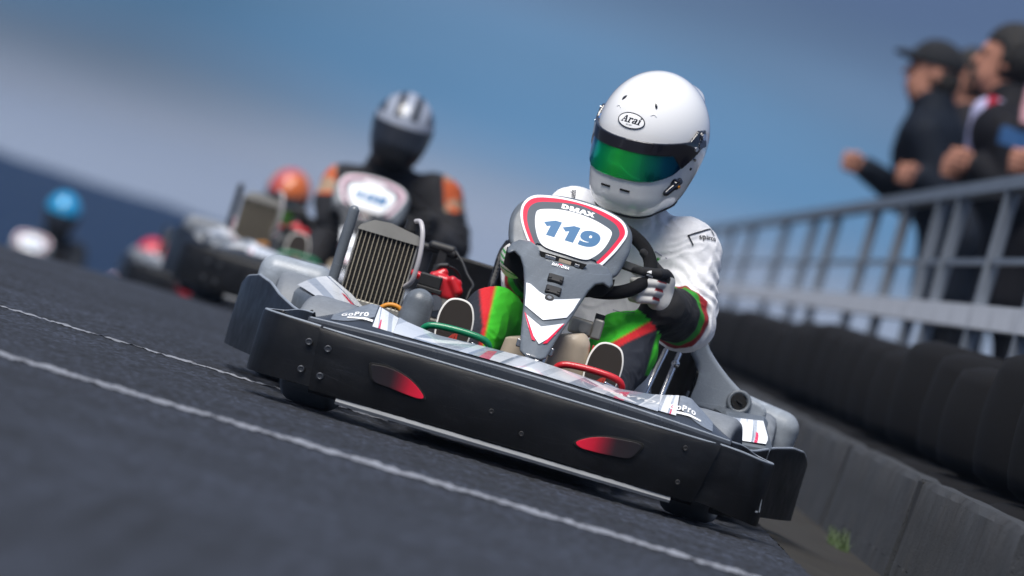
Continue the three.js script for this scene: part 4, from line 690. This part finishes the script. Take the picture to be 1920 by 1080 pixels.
// ---- full-face helmet (its own axes: z forward)
const helmSdf = (x, y, z) => {
  let d = smin(egg(x, y, z, [0, 0.018, -0.014], [0.134, 0.158, 0.164]), brick3(x, y, z, [0, -0.086, 0.050], [0.098, 0.088, 0.118], 0.08), 0.06);
  d = smin(d, egg(x, y, z, [0, 0.098, -0.128], [0.07, 0.034, 0.052]), 0.02);
  return smax(d, (-0.150 - 0.10 * z) - y, 0.014);
};
const visTop = a => lut([[0, 0.040], [0.7, 0.040], [1.2, 0.042], [1.45, 0.064], [1.75, 0.06]], Math.abs(a)), visBot = a => lut([[0, -0.056], [0.5, -0.053], [0.9, -0.038], [1.3, -0.004], [1.6, 0.022], [1.75, 0.03]], Math.abs(a));
const shellAt = (x, y, z, o, t) => Math.abs(helmSdf(x, y, z) - o) - t;
const HG = {
  shell: solid(helmSdf, [-0.17, -0.20, -0.22], [0.17, 0.21, 0.20], 0.0042),
  trim: solid((x, y, z) => Math.max(helmSdf(x, y, z) - 0.0035, Math.abs(y + 0.146 + 0.10 * z) - 0.007, -helmSdf(x, y, z) - 0.02), [-0.15, -0.19, -0.2], [0.15, -0.10, 0.19], 0.0035),
  visor: solid((x, y, z) => { const a = Math.atan2(x, z); return Math.max(shellAt(x, y, z, 0.0025, 0.0032), y - visTop(a) + 0.004, visBot(a) - y, (Math.abs(a) - 1.42) * 0.13); }, [-0.16, -0.09, -0.05], [0.16, 0.07, 0.20], 0.0028),
  strip: solid((x, y, z) => { const a = Math.atan2(x, z); return Math.max(shellAt(x, y, z, 0.0048, 0.0036), y - visTop(a) - 0.0025, visTop(a) - lut([[0, 0.026], [0.85, 0.029], [1.12, 0.075], [1.25, 0.12], [1.72, 0.12]], Math.abs(a)) - y, visBot(a) - y, (Math.abs(a) - 1.70) * 0.13); }, [-0.16, -0.09, -0.05], [0.16, 0.07, 0.20], 0.0026),
};
T.helmetLogo = board(512, 300, (g, w, h) => {
  g.fillStyle = '#fff'; g.beginPath(); g.ellipse(w / 2, h / 2, 232, 122, 0, 0, 7); g.fill(); g.lineWidth = 17; g.strokeStyle = '#10131c'; g.stroke();
  g.fillStyle = g.strokeStyle = '#10131c'; g.textAlign = 'center'; g.font = 'bold italic 150px serif'; g.lineWidth = 6; g.strokeText('Arai', w / 2 - 6, h / 2 + 38); g.fillText('Arai', w / 2 - 6, h / 2 + 38); g.font = 'bold 30px sans-serif'; g.fillText('HELMET', w / 2 - 10, h / 2 + 84);
});
S.helmetLogo = sticker(T.helmetLogo, 0.2);
const onHelmet = (a, y, o = 0) => { let lo = 0.02, hi = 0.26; for (let i = 0; i < 30; i++) { const r = (lo + hi) / 2; helmSdf(Math.sin(a) * r, y, Math.cos(a) * r) < o ? lo = r : hi = r; } return V(Math.sin(a) * lo, y, Math.cos(a) * lo); };
const helmNormal = p => { const e = 0.002; return V(helmSdf(p.x + e, p.y, p.z) - helmSdf(p.x - e, p.y, p.z), helmSdf(p.x, p.y + e, p.z) - helmSdf(p.x, p.y - e, p.z), helmSdf(p.x, p.y, p.z + e) - helmSdf(p.x, p.y, p.z - e)).normalize(); };
function seat(mesh, a, y, o, spin = 0) { const p = onHelmet(a, y, o); mesh.position.copy(p); mesh.lookAt(p.clone().add(helmNormal(p))); mesh.rotateZ(spin); return mesh; }
// iridescent sheen painted as colour: green in the middle, blue towards both ends, streaked
const paintedSheen = (x, y, z) => { const a = Math.atan2(x, z) + 0.03 * perlin.noise(x * 120, 1, z * 120), T3 = k => lut([[-1.3, [0.004, 0.01, 0.22]], [-0.95, [0.004, 0.05, 0.5]], [-0.7, [0.0, 0.2, 0.42]], [-0.4, [0.0, 0.5, 0.2]], [-0.05, [0.03, 0.8, 0.12]], [0.2, [0.01, 0.6, 0.14]], [0.42, [0.0, 0.3, 0.2]], [0.7, [0.0, 0.1, 0.24]], [1.2, [0.0, 0.03, 0.22]]].map(e => [e[0], e[1][k]]), a); return [T3(0), T3(1), T3(2)]; };
function helmet(parent, shellMat, visorMat, stripMat, detail) {
  const h = part('helmet', HG.shell, shellMat, parent);
  part('visor', visorMat === M.visor ? recolour(HG.visor, paintedSheen) : HG.visor, visorMat, h); part('neck_trim', HG.trim, M.jet, h);
  if (stripMat) part('visor_strip', HG.strip, stripMat, h);
  if (detail) {
    const probe = new THREE.Mesh(HG.shell); probe.updateMatrixWorld(true);
    const p = onHelmet(0, 0.083); decal(probe, p, helmNormal(p), [0.076, 0.046, 0.06], S.helmetLogo, 'helmet_logo', h);
    for (const s of [-1, 1]) {
      seat(part('vent', moved(new THREE.SphereGeometry(1, 14, 10).scale(0.0035, 0.0085, 0.003), 0, 0, 0), M.gloss, h), s * 0.42, 0.124, 0.0005, s * 0.2);
      seat(part('vent_scoop', new THREE.TorusGeometry(0.005, 0.0016, 8, 14, Math.PI).scale(1.2, 0.7, 1), M.helmet, h), s * 0.40, 0.102, 0, s * -0.1);
      seat(part('chin_slot', rbox(0.026, 0.0052, 0.006, 0.002), M.hole, h), s * 0.155, -0.083, -0.001, s * -0.02);
      const piv = seat(part('pivot', merged([cyl(0.014, 0.016, 0.007, 28, 0, 0, 0, Math.PI / 2), rbox(0.036, 0.016, 0.005, 0.002, 0.014 * s * 0, -0.02, 0)]), M.gloss, h), s * 1.56, 0.050, 0.0065);
      part('pivot_screw', merged([cyl(0.0085, 0.0085, 0.005, 20, 0, 0, 0.004, Math.PI / 2), rbox(0.012, 0.002, 0.002, 0.0005, 0, 0, 0.0065)]), M.chrome, piv);
      seat(part('visor_screw', cyl(0.0062, 0.0066, 0.005, 18, 0, 0, 0, Math.PI / 2), M.chrome, h), s * 1.36, 0.024, 0.009);
      seat(part('visor_post', cyl(0.0042, 0.0045, 0.005, 16, 0, 0, 0, Math.PI / 2), M.chrome, h), s * 1.40, -0.006, 0.006);
      seat(part('shell_rivet', cyl(0.0038, 0.0038, 0.003, 14, 0, 0, 0, Math.PI / 2), M.gloss, h), s * 1.42, -0.032, 0.0005);
    }
    const lock = seat(part('visor_lock', merged([capped([[-0.026, -0.014, 0], [-0.006, -0.002, 0.002], [0.02, 0.006, 0]], 0.0085, 16), cyl(0.012, 0.014, 0.012, 20, 0.004, 0.002, 0.002, Math.PI / 2)]), M.gloss, h), 0.98, -0.066, 0.004, 0.15);
    part('lock_pin', cyl(0.0035, 0.0035, 0.005, 12, 0.008, -0.002, 0.010, Math.PI / 2), M.orange, lock);
  }
  return h;
}
function driver(label, suitGeo, style, group) {
  const g = thing('person', label, 'person', 0, 0, 0, group);
  part('racing_suit', suitGeo, M.suit, g);
  part('glove', style.glove ? recolour(gloveR, () => style.glove) : gloveR, M.glove, g); part('glove', style.glove ? recolour(gloveL, () => style.glove) : gloveL, M.glove, g);
  shoe(g, -0.186, 0.05); shoe(g, 0.174, -0.03);
  const h = helmet(g, style.shell, style.visor, style.strip, style.detail);
  h.rotation.order = 'YXZ'; h.position.set(...style.at); h.rotation.set(...style.turn);
  return g;
}
T.word = board(512, 150, g => { g.fillStyle = '#12151f'; g.font = 'bold 104px sans-serif'; g.textAlign = 'center'; g.fillText('sparco', 256, 96); });
S.word = sticker(T.word, 0.8);
T.arrow = board(512, 256, g => { g.strokeStyle = '#12151f'; g.lineWidth = 13; g.lineJoin = 'miter'; g.beginPath(); g.moveTo(60, 200); g.lineTo(20, 110); g.lineTo(330, 22); g.lineTo(360, 90); g.stroke(); });
S.arrow = sticker(T.arrow, 0.8);
T.cuff = board(128, 128, g => { g.fillStyle = '#e8e8ea'; g.font = 'bold 74px serif'; g.textAlign = 'center'; g.fillText('B\u2019', 64, 88); });
S.cuff = sticker(T.cuff, 0.8);
{
  const g = driver('racing driver in a white suit and white helmet with green mirrored visor, steering kart 119', bodyGeo, { shell: M.helmet, visor: M.visor, strip: M.gloss, detail: true, at: [0.138, 0.842, -1.0], turn: [0.34, -0.40, 0.0] });
  g.position.set(KART_X, 0, 0);
  const probe = new THREE.Mesh(bodyGeo); probe.updateMatrixWorld(true);
  const suit = g.children[0];
  decal(probe, V(0.345, 0.655, -1.02), V(0.45, 0.45, 0.8), [0.085, 0.026, 0.09], S.word, 'shoulder_lettering', suit, 0.0015, 0.18);
  decal(probe, V(0.345, 0.655, -1.02), V(0.45, 0.45, 0.8), [0.12, 0.07, 0.09], S.arrow, 'shoulder_print', suit, 0.0014, 0.18);
  decal(probe, V(-0.005, 0.66, -1.04), V(-0.1, 0.45, 0.8), [0.075, 0.026, 0.09], S.word, 'shoulder_lettering', suit, 0.0015, -1.35);
  decal(probe, V(0.335, 0.47, -0.89), V(0.7, 0.4, 0.9), [0.035, 0.035, 0.06], S.cuff, 'cuff_lettering', suit, 0.0015, -0.9);
  const pg = new THREE.Mesh(gloveR); pg.updateMatrixWorld(true);
  decal(pg, V(0.224, 0.532, -0.68), V(0, 0.1, 1), [0.034, 0.019, 0.03], S.stripes, 'glove_logo', g.children[1], 0.0008, 0);
  // stitched seams across the chest
  const onBody = (x, y) => { let a = -0.75, b = -1.2; for (let i = 0; i < 60; i++) { const z = mix(a, b, i / 60); if (bodySdf(x, y, z) < 0.001) return [x, y, z]; } return [x, y, b]; };
  const seam = pts => { const c = new THREE.CatmullRomCurve3(pts.map(p => V(p[0], p[1], 0))); return c.getPoints(24).map(p => onBody(p.x, p.y)); };
  part('seam', merged([tube(seam([[0.20, 0.60], [0.235, 0.585], [0.262, 0.578]]), 0.0013, 40, 5), tube(seam([[0.225, 0.63], [0.215, 0.58], [0.21, 0.53]]), 0.0013, 40, 5), tube(seam([[0.12, 0.44], [0.17, 0.42], [0.22, 0.43]]), 0.0013, 40, 5)]), std([0.25, 0.24, 0.32], 0.9), suit);
}
// ---------------------------------------------------------------- the karts behind, each with its driver
console.log('other karts');
const blackSuit = (x, y, z) => { const who = nearest(x, y, z); if ((who === 'armR' && x > 0.325 && y > 0.56 || who === 'armL' && x < -0.02 && y > 0.56) && z > -1.12) return perlin.noise(x * 16, y * 16, z * 16) > -0.05 ? [0.50, 0.09, 0.02] : [0.34, 0.23, 0.15]; return [0.007, 0.007, 0.01]; };
const plainSuit = c => () => c;
const rear = [
  { x: -0.645, z: -8.65, label: 'racing kart with its number plate close behind the leading kart, out of focus', who: 'driver in a black suit with orange shoulders and a silver-topped dark helmet', suit: blackSuit, shell: 'silver', visor: [0.008, 0.008, 0.01], shift: -0.115, at: [0.17, 0.835, -1.02], turn: [0.12, 0.02, -0.03], glove: BLACK },
  { x: -1.58, z: -20.0, label: 'blurred racing kart of the driver with the orange helmet', who: 'driver in dark clothes with an orange helmet, third in the line', suit: plainSuit([0.02, 0.02, 0.025]), shell: 'orange', visor: [0.01, 0.02, 0.02], shift: 0, at: [0.138, 0.842, -1.0], turn: [0.2, -0.1, 0], glove: BLACK },
  { x: -3.484, z: -28.0, label: 'blurred racing kart of the driver with the bright blue helmet at the far left', who: 'driver in dark clothes with a bright blue helmet at the far left', suit: plainSuit([0.008, 0.012, 0.02]), shell: 'blue', visor: [0.006, 0.006, 0.008], shift: 0, at: [0.138, 0.842, -1.0], turn: [0.2, 0.1, 0], glove: BLACK },
  { x: -3.01, z: -32.0, label: 'farthest racing kart, half hidden beyond the crest of the track', who: 'driver with a red helmet and pale suit, half hidden beyond the crest', suit: plainSuit([0.62, 0.65, 0.72]), shell: 'red', visor: [0.3, 0.02, 0.03], shift: 0, at: [0.138, 0.842, -1.0], turn: [0.2, 0.1, 0], glove: [0.5, 0.5, 0.55] },
];
const shells = {
  silver: (x, y, z) => y > 0.035 ? (Math.abs(Math.sin(x * 42)) > 0.8 && y > 0.07 && z > -0.05 ? [0.006, 0.006, 0.008] : [0.30, 0.33, 0.40]) : [0.005, 0.005, 0.007],
  orange: (x, y, z) => y < -0.04 ? [0.10, 0.28, 0.03] : Math.sin(x * 30 + z * 22 + 1) > 0.75 ? [0.45, 0.03, 0.12] : [0.55, 0.12, 0.015],
  blue: (x, y, z) => y > -0.01 ? [0.005, 0.26, 0.52] : [0.006, 0.008, 0.012],
  red: (x, y, z) => y > -0.05 ? [0.65, 0.015, 0.04] : [0.6, 0.63, 0.7],
};
const paintShell = new THREE.MeshPhysicalMaterial({ vertexColors: true, roughness: 0.3, clearcoat: 0.6 });
rear.forEach((r, i) => {
  const y = groundAt(r.x, r.z - 0.8), slope = (groundAt(r.x, r.z - 0.3) - groundAt(r.x, r.z - 1.5)) / 1.2;
  const k = kart.clone(); k.name = numbered('racing_kart'); k.userData = { label: r.label, category: 'kart', group: 'racing karts in line behind the leader' };
  const kk = groundAt(r.x, r.z) ; k.rotation.order = 'YXZ';
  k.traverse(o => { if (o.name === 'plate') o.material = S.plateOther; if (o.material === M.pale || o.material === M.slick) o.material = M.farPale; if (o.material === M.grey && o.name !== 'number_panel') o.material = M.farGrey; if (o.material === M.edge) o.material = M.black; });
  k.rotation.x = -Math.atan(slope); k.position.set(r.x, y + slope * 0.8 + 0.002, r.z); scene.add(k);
  const saved = HG.shell; HG.shell = recolour(saved, shells[r.shell]);
  const g = driver(r.who, recolour(bodyGeo, r.suit), { shell: paintShell, visor: std(r.visor, 0.3, { clearcoat: 0.6 }), strip: null, detail: false, at: r.at, turn: r.turn, glove: r.glove }, 'drivers following the leader');
  HG.shell = saved;
  if (r.shift) for (const c of g.children) if (c.name === 'racing_suit' || c.name === 'helmet') {   // leans towards the inside of the bend
    const pivot = V(0.14, 0.2, -1.25), a = 0.2, q = new THREE.Matrix4().makeTranslation(pivot.x, pivot.y, pivot.z).multiply(new THREE.Matrix4().makeRotationZ(a)).multiply(new THREE.Matrix4().makeTranslation(-pivot.x, -pivot.y, -pivot.z));
    if (c.name === 'helmet') { c.position.applyMatrix4(q); c.scale.setScalar(0.88); }
    else { const p = c.geometry.attributes.position, v = new THREE.Vector3(); for (let j = 0; j < p.count; j++) { v.fromBufferAttribute(p, j); const w = sstep(0.25, 0.55, v.y) * sstep(-0.85, -1.02, v.z); const t = v.clone().applyMatrix4(q); v.lerp(t, w); p.setXYZ(j, v.x + (v.x - 0.12) * 0.2 * w, v.y, v.z); } }
  }
  if (r.yaw) { const c = Math.cos(r.yaw), s = Math.sin(r.yaw), q = V(0.138, 0, -1); k.rotation.y = r.yaw; k.position.x += q.x - (q.x * c + q.z * s); k.position.z += q.z - (-q.x * s + q.z * c); }
  g.position.copy(k.position); g.rotation.copy(k.rotation);
  if (i === 0) { g.scale.setScalar(1.04); g.position.z += 0.04; }
});
// ---------------------------------------------------------------- spectators leaning on the railing
console.log('spectators');
function hand(W, dir, up, prims, c) {   // a loosely closed fist
  const d = V(...dir).normalize(), u = V(...up).normalize(), s = d.clone().cross(u).normalize(), at = (a, b, e) => V(...W).addScaledVector(d, a * 1.25).addScaledVector(u, b * 1.25).addScaledVector(s, e * 1.25).toArray();
  prims.push([at(-0.02, 0, 0), at(0.05, 0, 0), 0.032, 0.040, c, 0.012], [at(0.055, 0.02, 0), at(0.055, -0.02, 0), 0.027, 0.025, c, 0.012]);
  for (let i = 0; i < 4; i++) { const e = [0.030, 0.010, -0.010, -0.029][i], l = [0.92, 1, 0.95, 0.8][i]; prims.push([at(0.075, e, 0.006), at(0.075 + 0.030 * l, e, -0.006), 0.0145, 0.013, c, 0.003], [at(0.075 + 0.030 * l, e, -0.006), at(0.085, e * 0.95, -0.034 * l - 0.006), 0.013, 0.012, c, 0.003], [at(0.085, e * 0.95, -0.034 * l - 0.006), at(0.06, e * 0.95, -0.032), 0.012, 0.010, c, 0.003]); }
  prims.push([at(0.03, 0.026, -0.01), at(0.062, 0.042, -0.024), 0.016, 0.014, c, 0.006], [at(0.062, 0.042, -0.024), at(0.088, 0.03, -0.036), 0.014, 0.011, c, 0.004]);
}
function person(o) {
  const g = thing('person', o.label, 'person', o.base[0], o.base[1], o.base[2], 'spectators behind the railing');
  const rel = p => [p[0] - o.base[0], p[1] - o.base[1], p[2] - o.base[2]];
  const cy = Math.cos(o.look), sy = Math.sin(o.look), Hd = rel(o.head), hs = 1.27;
  const toHead = (x, y, z) => { const a = x - Hd[0], b = y - Hd[1], c = z - Hd[2]; return [(a * cy - c * sy) / hs, b / hs, (a * sy + c * cy) / hs]; };   // +z is where the face points
  const P = [];
  for (const [A, B, ra, rb, c, k] of o.bones) { const w = c === o.skin ? 1.05 : A[1] > 1.22 ? 1.5 : 1.25, low = A[1] < 0.4 ? 1 / 1.25 : 1; P.push([rel(A), rel(B), ra * w * low, rb * w * low, c, k ?? 0.03]); }
  for (const h of o.hands) hand(rel(h[0]), h[1], h[2], P, o.skin);
  const headSdf = (x, y, z) => {
    const [a, b, c] = toHead(x, y, z);
    let d = smin(egg(a, b, c, [0, 0.025, -0.012], [0.076, 0.102, 0.096]), egg(a, b, c, [0, -0.062, 0.034], [0.056, 0.06, 0.056]), 0.04);
    d = smin(d, bone(a, b, c, [0, 0.012, 0.086], [0, -0.022, 0.104], 0.009, 0.0135), 0.012);
    d = smin(d, bone(a, b, c, [-0.03, 0.03, 0.078], [0.03, 0.03, 0.078], 0.012, 0.012), 0.014);
    d = smin(d, Math.min(egg(a, b, c, [0.077, -0.005, -0.008], [0.011, 0.031, 0.019]), egg(a, b, c, [-0.077, -0.005, -0.008], [0.011, 0.031, 0.019])), 0.006);
    d = smin(d, bone(a, b, c, [-0.02, -0.062, 0.086], [0.02, -0.062, 0.086], 0.0065, 0.0065), 0.006);
    return d * hs;
  };
  const fn = (x, y, z) => { let d = headSdf(x, y, z); for (const p of P) d = smin(d, bone(x, y, z, p[0], p[1], p[2], p[3]), p[5]); return d; };
  const colour = (x, y, z) => {
    let best = headSdf(x, y, z), c = null; for (const p of P) { const d = bone(x, y, z, p[0], p[1], p[2], p[3]); if (d < best) { best = d; c = p[4]; } }
    if (c) return typeof c === 'function' ? c(x + o.base[0], y + o.base[1], z + o.base[2]) : c;
    const [a, b, q] = toHead(x, y, z);
    if (q > 0.07 && Math.abs(Math.abs(a) - 0.031) < 0.012 && Math.abs(b - 0.010) < 0.0075) return [0.02, 0.015, 0.012];
    if (q > 0.07 && Math.abs(a) < 0.024 && Math.abs(b + 0.064) < 0.006) return [0.30, 0.09, 0.08];
    return o.skin;
  };
  const lo = [1e9, 1e9, 1e9], hi = [-1e9, -1e9, -1e9];
  for (const p of [...P, [Hd, Hd, 0.18, 0.18]]) for (let k = 0; k < 3; k++) for (const [e, r] of [[p[0], p[2]], [p[1], p[3]]]) { lo[k] = Math.min(lo[k], e[k] - r - 0.03); hi[k] = Math.max(hi[k], e[k] + r + 0.03); }
  part('body', solid(fn, lo, hi, 0.0105, colour, 1.2), M.skin, g);
  const box = [[Hd[0] - 0.31, Hd[1] - 0.23, Hd[2] - 0.31], [Hd[0] + 0.31, Hd[1] + 0.25, Hd[2] + 0.31]];
  if (o.cap) part('cap', solid((x, y, z) => { const [a, b, c] = toHead(x, y, z); return smin(Math.max(egg(a, b, c, [0, 0.045, -0.012], [0.089, 0.096, 0.112]), 0.030 - b), egg(a, b, c, [0, 0.048, 0.108], [0.07, 0.017, 0.062]), 0.012); }, ...box, 0.007), std(o.cap, 0.9), g);
  if (o.hair) part('hair', solid((x, y, z) => { const [a, b, c] = toHead(x, y, z), w = 0.005 * perlin.noise(a * 60, b * 30, c * 60) + 0.003 * perlin.noise(a * 140, b * 60, c * 140); return Math.max(o.cap ? egg(a, b, c, [0, -0.02, -0.03], [0.084, 0.085, 0.092]) - w : egg(a, b, c, [0, 0.032, -0.022], [0.094, 0.118, 0.110]) - w, smin(0.062 - b, c - 0.012, 0.03), -0.105 - b); }, ...box, 0.007), std(o.hair, 0.75), g);
  return g;
}
const SKIN = [0.42, 0.20, 0.14], DARK = [0.005, 0.006, 0.009], BLUEBLACK = [0.005, 0.008, 0.015];
// hips, chest, shoulders and legs of someone bent over the rail; q = which way the shoulders are turned
function trunk(hx, cx, sy, z, c, trousers) {
  const hy = 1.22;
  return [[[hx, hy, z - 0.10], [hx, hy, z + 0.10], 0.13, 0.13, c, 0.05], [[hx, 0.95, z - 0.10], [hx - 0.02, 1.2, z - 0.08], 0.12, 0.13, c, 0.06], [[hx, 0.95, z + 0.10], [hx - 0.02, 1.2, z + 0.08], 0.12, 0.13, c, 0.06], [[hx, hy + 0.05, z], [mix(hx, cx, 0.6), mix(hy, sy, 0.5), z], 0.125, 0.13, c, 0.06], [[mix(hx, cx, 0.55), mix(hy, sy, 0.45), z - 0.03], [cx + 0.02, sy - 0.12, z], 0.125, 0.135, c, 0.06],
    [[cx + 0.05, sy - 0.02, z - 0.15], [cx - 0.05, sy - 0.03, z + 0.15], 0.085, 0.085, c, 0.07],
    ...[-1, 1].flatMap(s => [[[hx, 1.18, z + s * 0.09], [hx + 0.06, 0.82, z + s * 0.1], 0.085, 0.066, trousers], [[hx + 0.06, 0.82, z + s * 0.1], [hx + 0.14, 0.44, z + s * 0.1], 0.066, 0.046, trousers], [[hx + 0.17, 0.392, z + s * 0.1], [hx + 0.02, 0.388, z + s * 0.1], 0.04, 0.036, DARK, 0.02]])];
}
{ // man in a dark cap, looking left along the track, forearms over the rail
  const z = 13 - 28.5, S1 = [1.88, 1.68, z - 0.2], S2 = [1.76, 1.66, z + 0.2];
  person({ label: 'man in a dark cap and navy jacket leaning over the railing, looking left', base: [2.12, 0.352, z], head: [1.715, 1.985, z], look: -1.45, skin: SKIN, cap: [0.006, 0.007, 0.010], hair: [0.012, 0.009, 0.007],
    bones: [[[1.745, 1.90, z], [1.79, 1.78, z], 0.058, 0.068, SKIN], [[1.77, 1.82, z], [1.80, 1.72, z], 0.078, 0.105, BLUEBLACK, 0.05], ...trunk(2.07, 1.81, 1.70, z, BLUEBLACK, DARK),
      [S1, [1.79, 1.355, z - 0.26], 0.072, 0.060, BLUEBLACK], [[1.79, 1.355, z - 0.26], [1.545, 1.435, z - 0.14], 0.058, 0.042, BLUEBLACK], [S2, [1.93, 1.37, z + 0.27], 0.072, 0.060, BLUEBLACK], [[1.93, 1.37, z + 0.27], [1.79, 1.45, z + 0.32], 0.058, 0.044, BLUEBLACK]],
    hands: [[[1.545, 1.435, z - 0.14], [-1, 0.1, 0.2], [0, 1, 0]], [[1.80, 1.45, z + 0.32], [-1, 0, 0.2], [0, 1, 0]]] });
}
{ // dark-haired person beside him
  const z = 13 - 25.2, jacket = (x, y, q) => y > 1.70 && x > 1.93 ? [0.45, 0.25, 0.28] : y > 1.58 && y < 1.66 && x > 1.86 && q > z + 0.05 ? [0.03, 0.09, 0.22] : [0.007, 0.007, 0.010], shirt = (x, y, q) => Math.abs(x - 1.80) < 0.025 ? [0.30, 0.012, 0.03] : [0.42, 0.42, 0.62];
  person({ label: 'dark-haired person in a black jacket with red and white at the collar, at the railing', base: [2.16, 0.352, z], head: [1.815, 1.945, z], look: -1.75, skin: SKIN, hair: [0.006, 0.005, 0.005],
    bones: [[[1.845, 1.86, z], [1.88, 1.74, z], 0.058, 0.068, SKIN], [[1.90, 1.76, z], [1.93, 1.66, z], 0.085, 0.115, jacket, 0.05], [[1.80, 1.70, z + 0.09], [1.83, 1.58, z + 0.09], 0.05, 0.055, shirt, 0.02], ...trunk(2.12, 1.93, 1.66, z, jacket, DARK),
      [[1.98, 1.64, z - 0.2], [1.98, 1.36, z - 0.26], 0.072, 0.060, jacket], [[1.98, 1.36, z - 0.26], [1.82, 1.44, z - 0.22], 0.058, 0.044, jacket], [[1.90, 1.63, z + 0.2], [1.99, 1.36, z + 0.25], 0.072, 0.060, jacket], [[1.99, 1.36, z + 0.25], [1.81, 1.455, z + 0.24], 0.058, 0.044, jacket]],
    hands: [[[1.82, 1.44, z - 0.22], [-1, 0, 0.2], [0, 1, 0]], [[1.81, 1.455, z + 0.24], [-1, 0.05, 0.1], [0, 1, 0]]] });
}
{ // someone behind the two of them, mostly hidden
  const z = 13 - 29.9, c = [0.012, 0.011, 0.014];
  person({ label: 'person in black standing between the capped man and the dark-haired person, mostly hidden', base: [2.34, 0.352, z], head: [1.985, 2.075, z], look: -1.5, skin: SKIN, hair: [0.012, 0.009, 0.007],
    bones: [[[2.02, 1.99, z], [2.05, 1.86, z], 0.058, 0.068, SKIN], [[2.05, 1.86, z], [2.08, 1.76, z], 0.08, 0.105, c, 0.05], ...trunk(2.30, 2.10, 1.76, z, c, DARK),
      [[2.14, 1.74, z - 0.2], [2.12, 1.46, z - 0.26], 0.072, 0.060, c], [[2.12, 1.46, z - 0.26], [1.90, 1.43, z - 0.2], 0.058, 0.044, c], [[2.06, 1.73, z + 0.2], [2.14, 1.46, z + 0.25], 0.072, 0.060, c], [[2.14, 1.46, z + 0.25], [1.94, 1.43, z + 0.24], 0.058, 0.044, c]],
    hands: [[[1.90, 1.43, z - 0.2], [-1, 0, 0.2], [0, 1, 0]], [[1.94, 1.43, z + 0.24], [-1, 0, 0.1], [0, 1, 0]]] });
}
{ // a third one, of whom the frame shows hands and forearm
  const z = 13 - 23.7, coat = (x, y, q) => y < 1.42 ? [0.015, 0.07, 0.19] : y < 1.47 ? [0.30, 0.010, 0.018] : [0.010, 0.012, 0.018];
  person({ label: 'person at the right edge of the picture, in blue and red, hands over the railing', base: [2.40, 0.352, z], head: [2.24, 1.96, z], look: -1.6, skin: SKIN, hair: [0.012, 0.009, 0.007],
    bones: [[[2.26, 1.87, z], [2.29, 1.74, z], 0.058, 0.068, SKIN], [[2.28, 1.78, z], [2.30, 1.70, z], 0.08, 0.11, coat, 0.05], ...trunk(2.36, 2.30, 1.68, z, coat, DARK),
      [[2.33, 1.66, z - 0.2], [2.28, 1.46, z - 0.25], 0.072, 0.060, coat], [[2.28, 1.46, z - 0.25], [1.98, 1.465, z - 0.12], 0.058, 0.044, coat], [[2.28, 1.65, z + 0.2], [2.27, 1.46, z + 0.25], 0.072, 0.060, coat], [[2.27, 1.46, z + 0.25], [1.96, 1.465, z + 0.15], 0.058, 0.044, coat]],
    hands: [[[1.98, 1.465, z - 0.12], [-1, 0.05, 0.2], [0, 1, 0]], [[1.96, 1.465, z + 0.15], [-1, 0.05, 0.1], [0, 1, 0]]] });
}

scene.traverse(o => { if (o.isMesh) o.castShadow = o.receiveShadow = true; });
renderer.render(scene, camera);
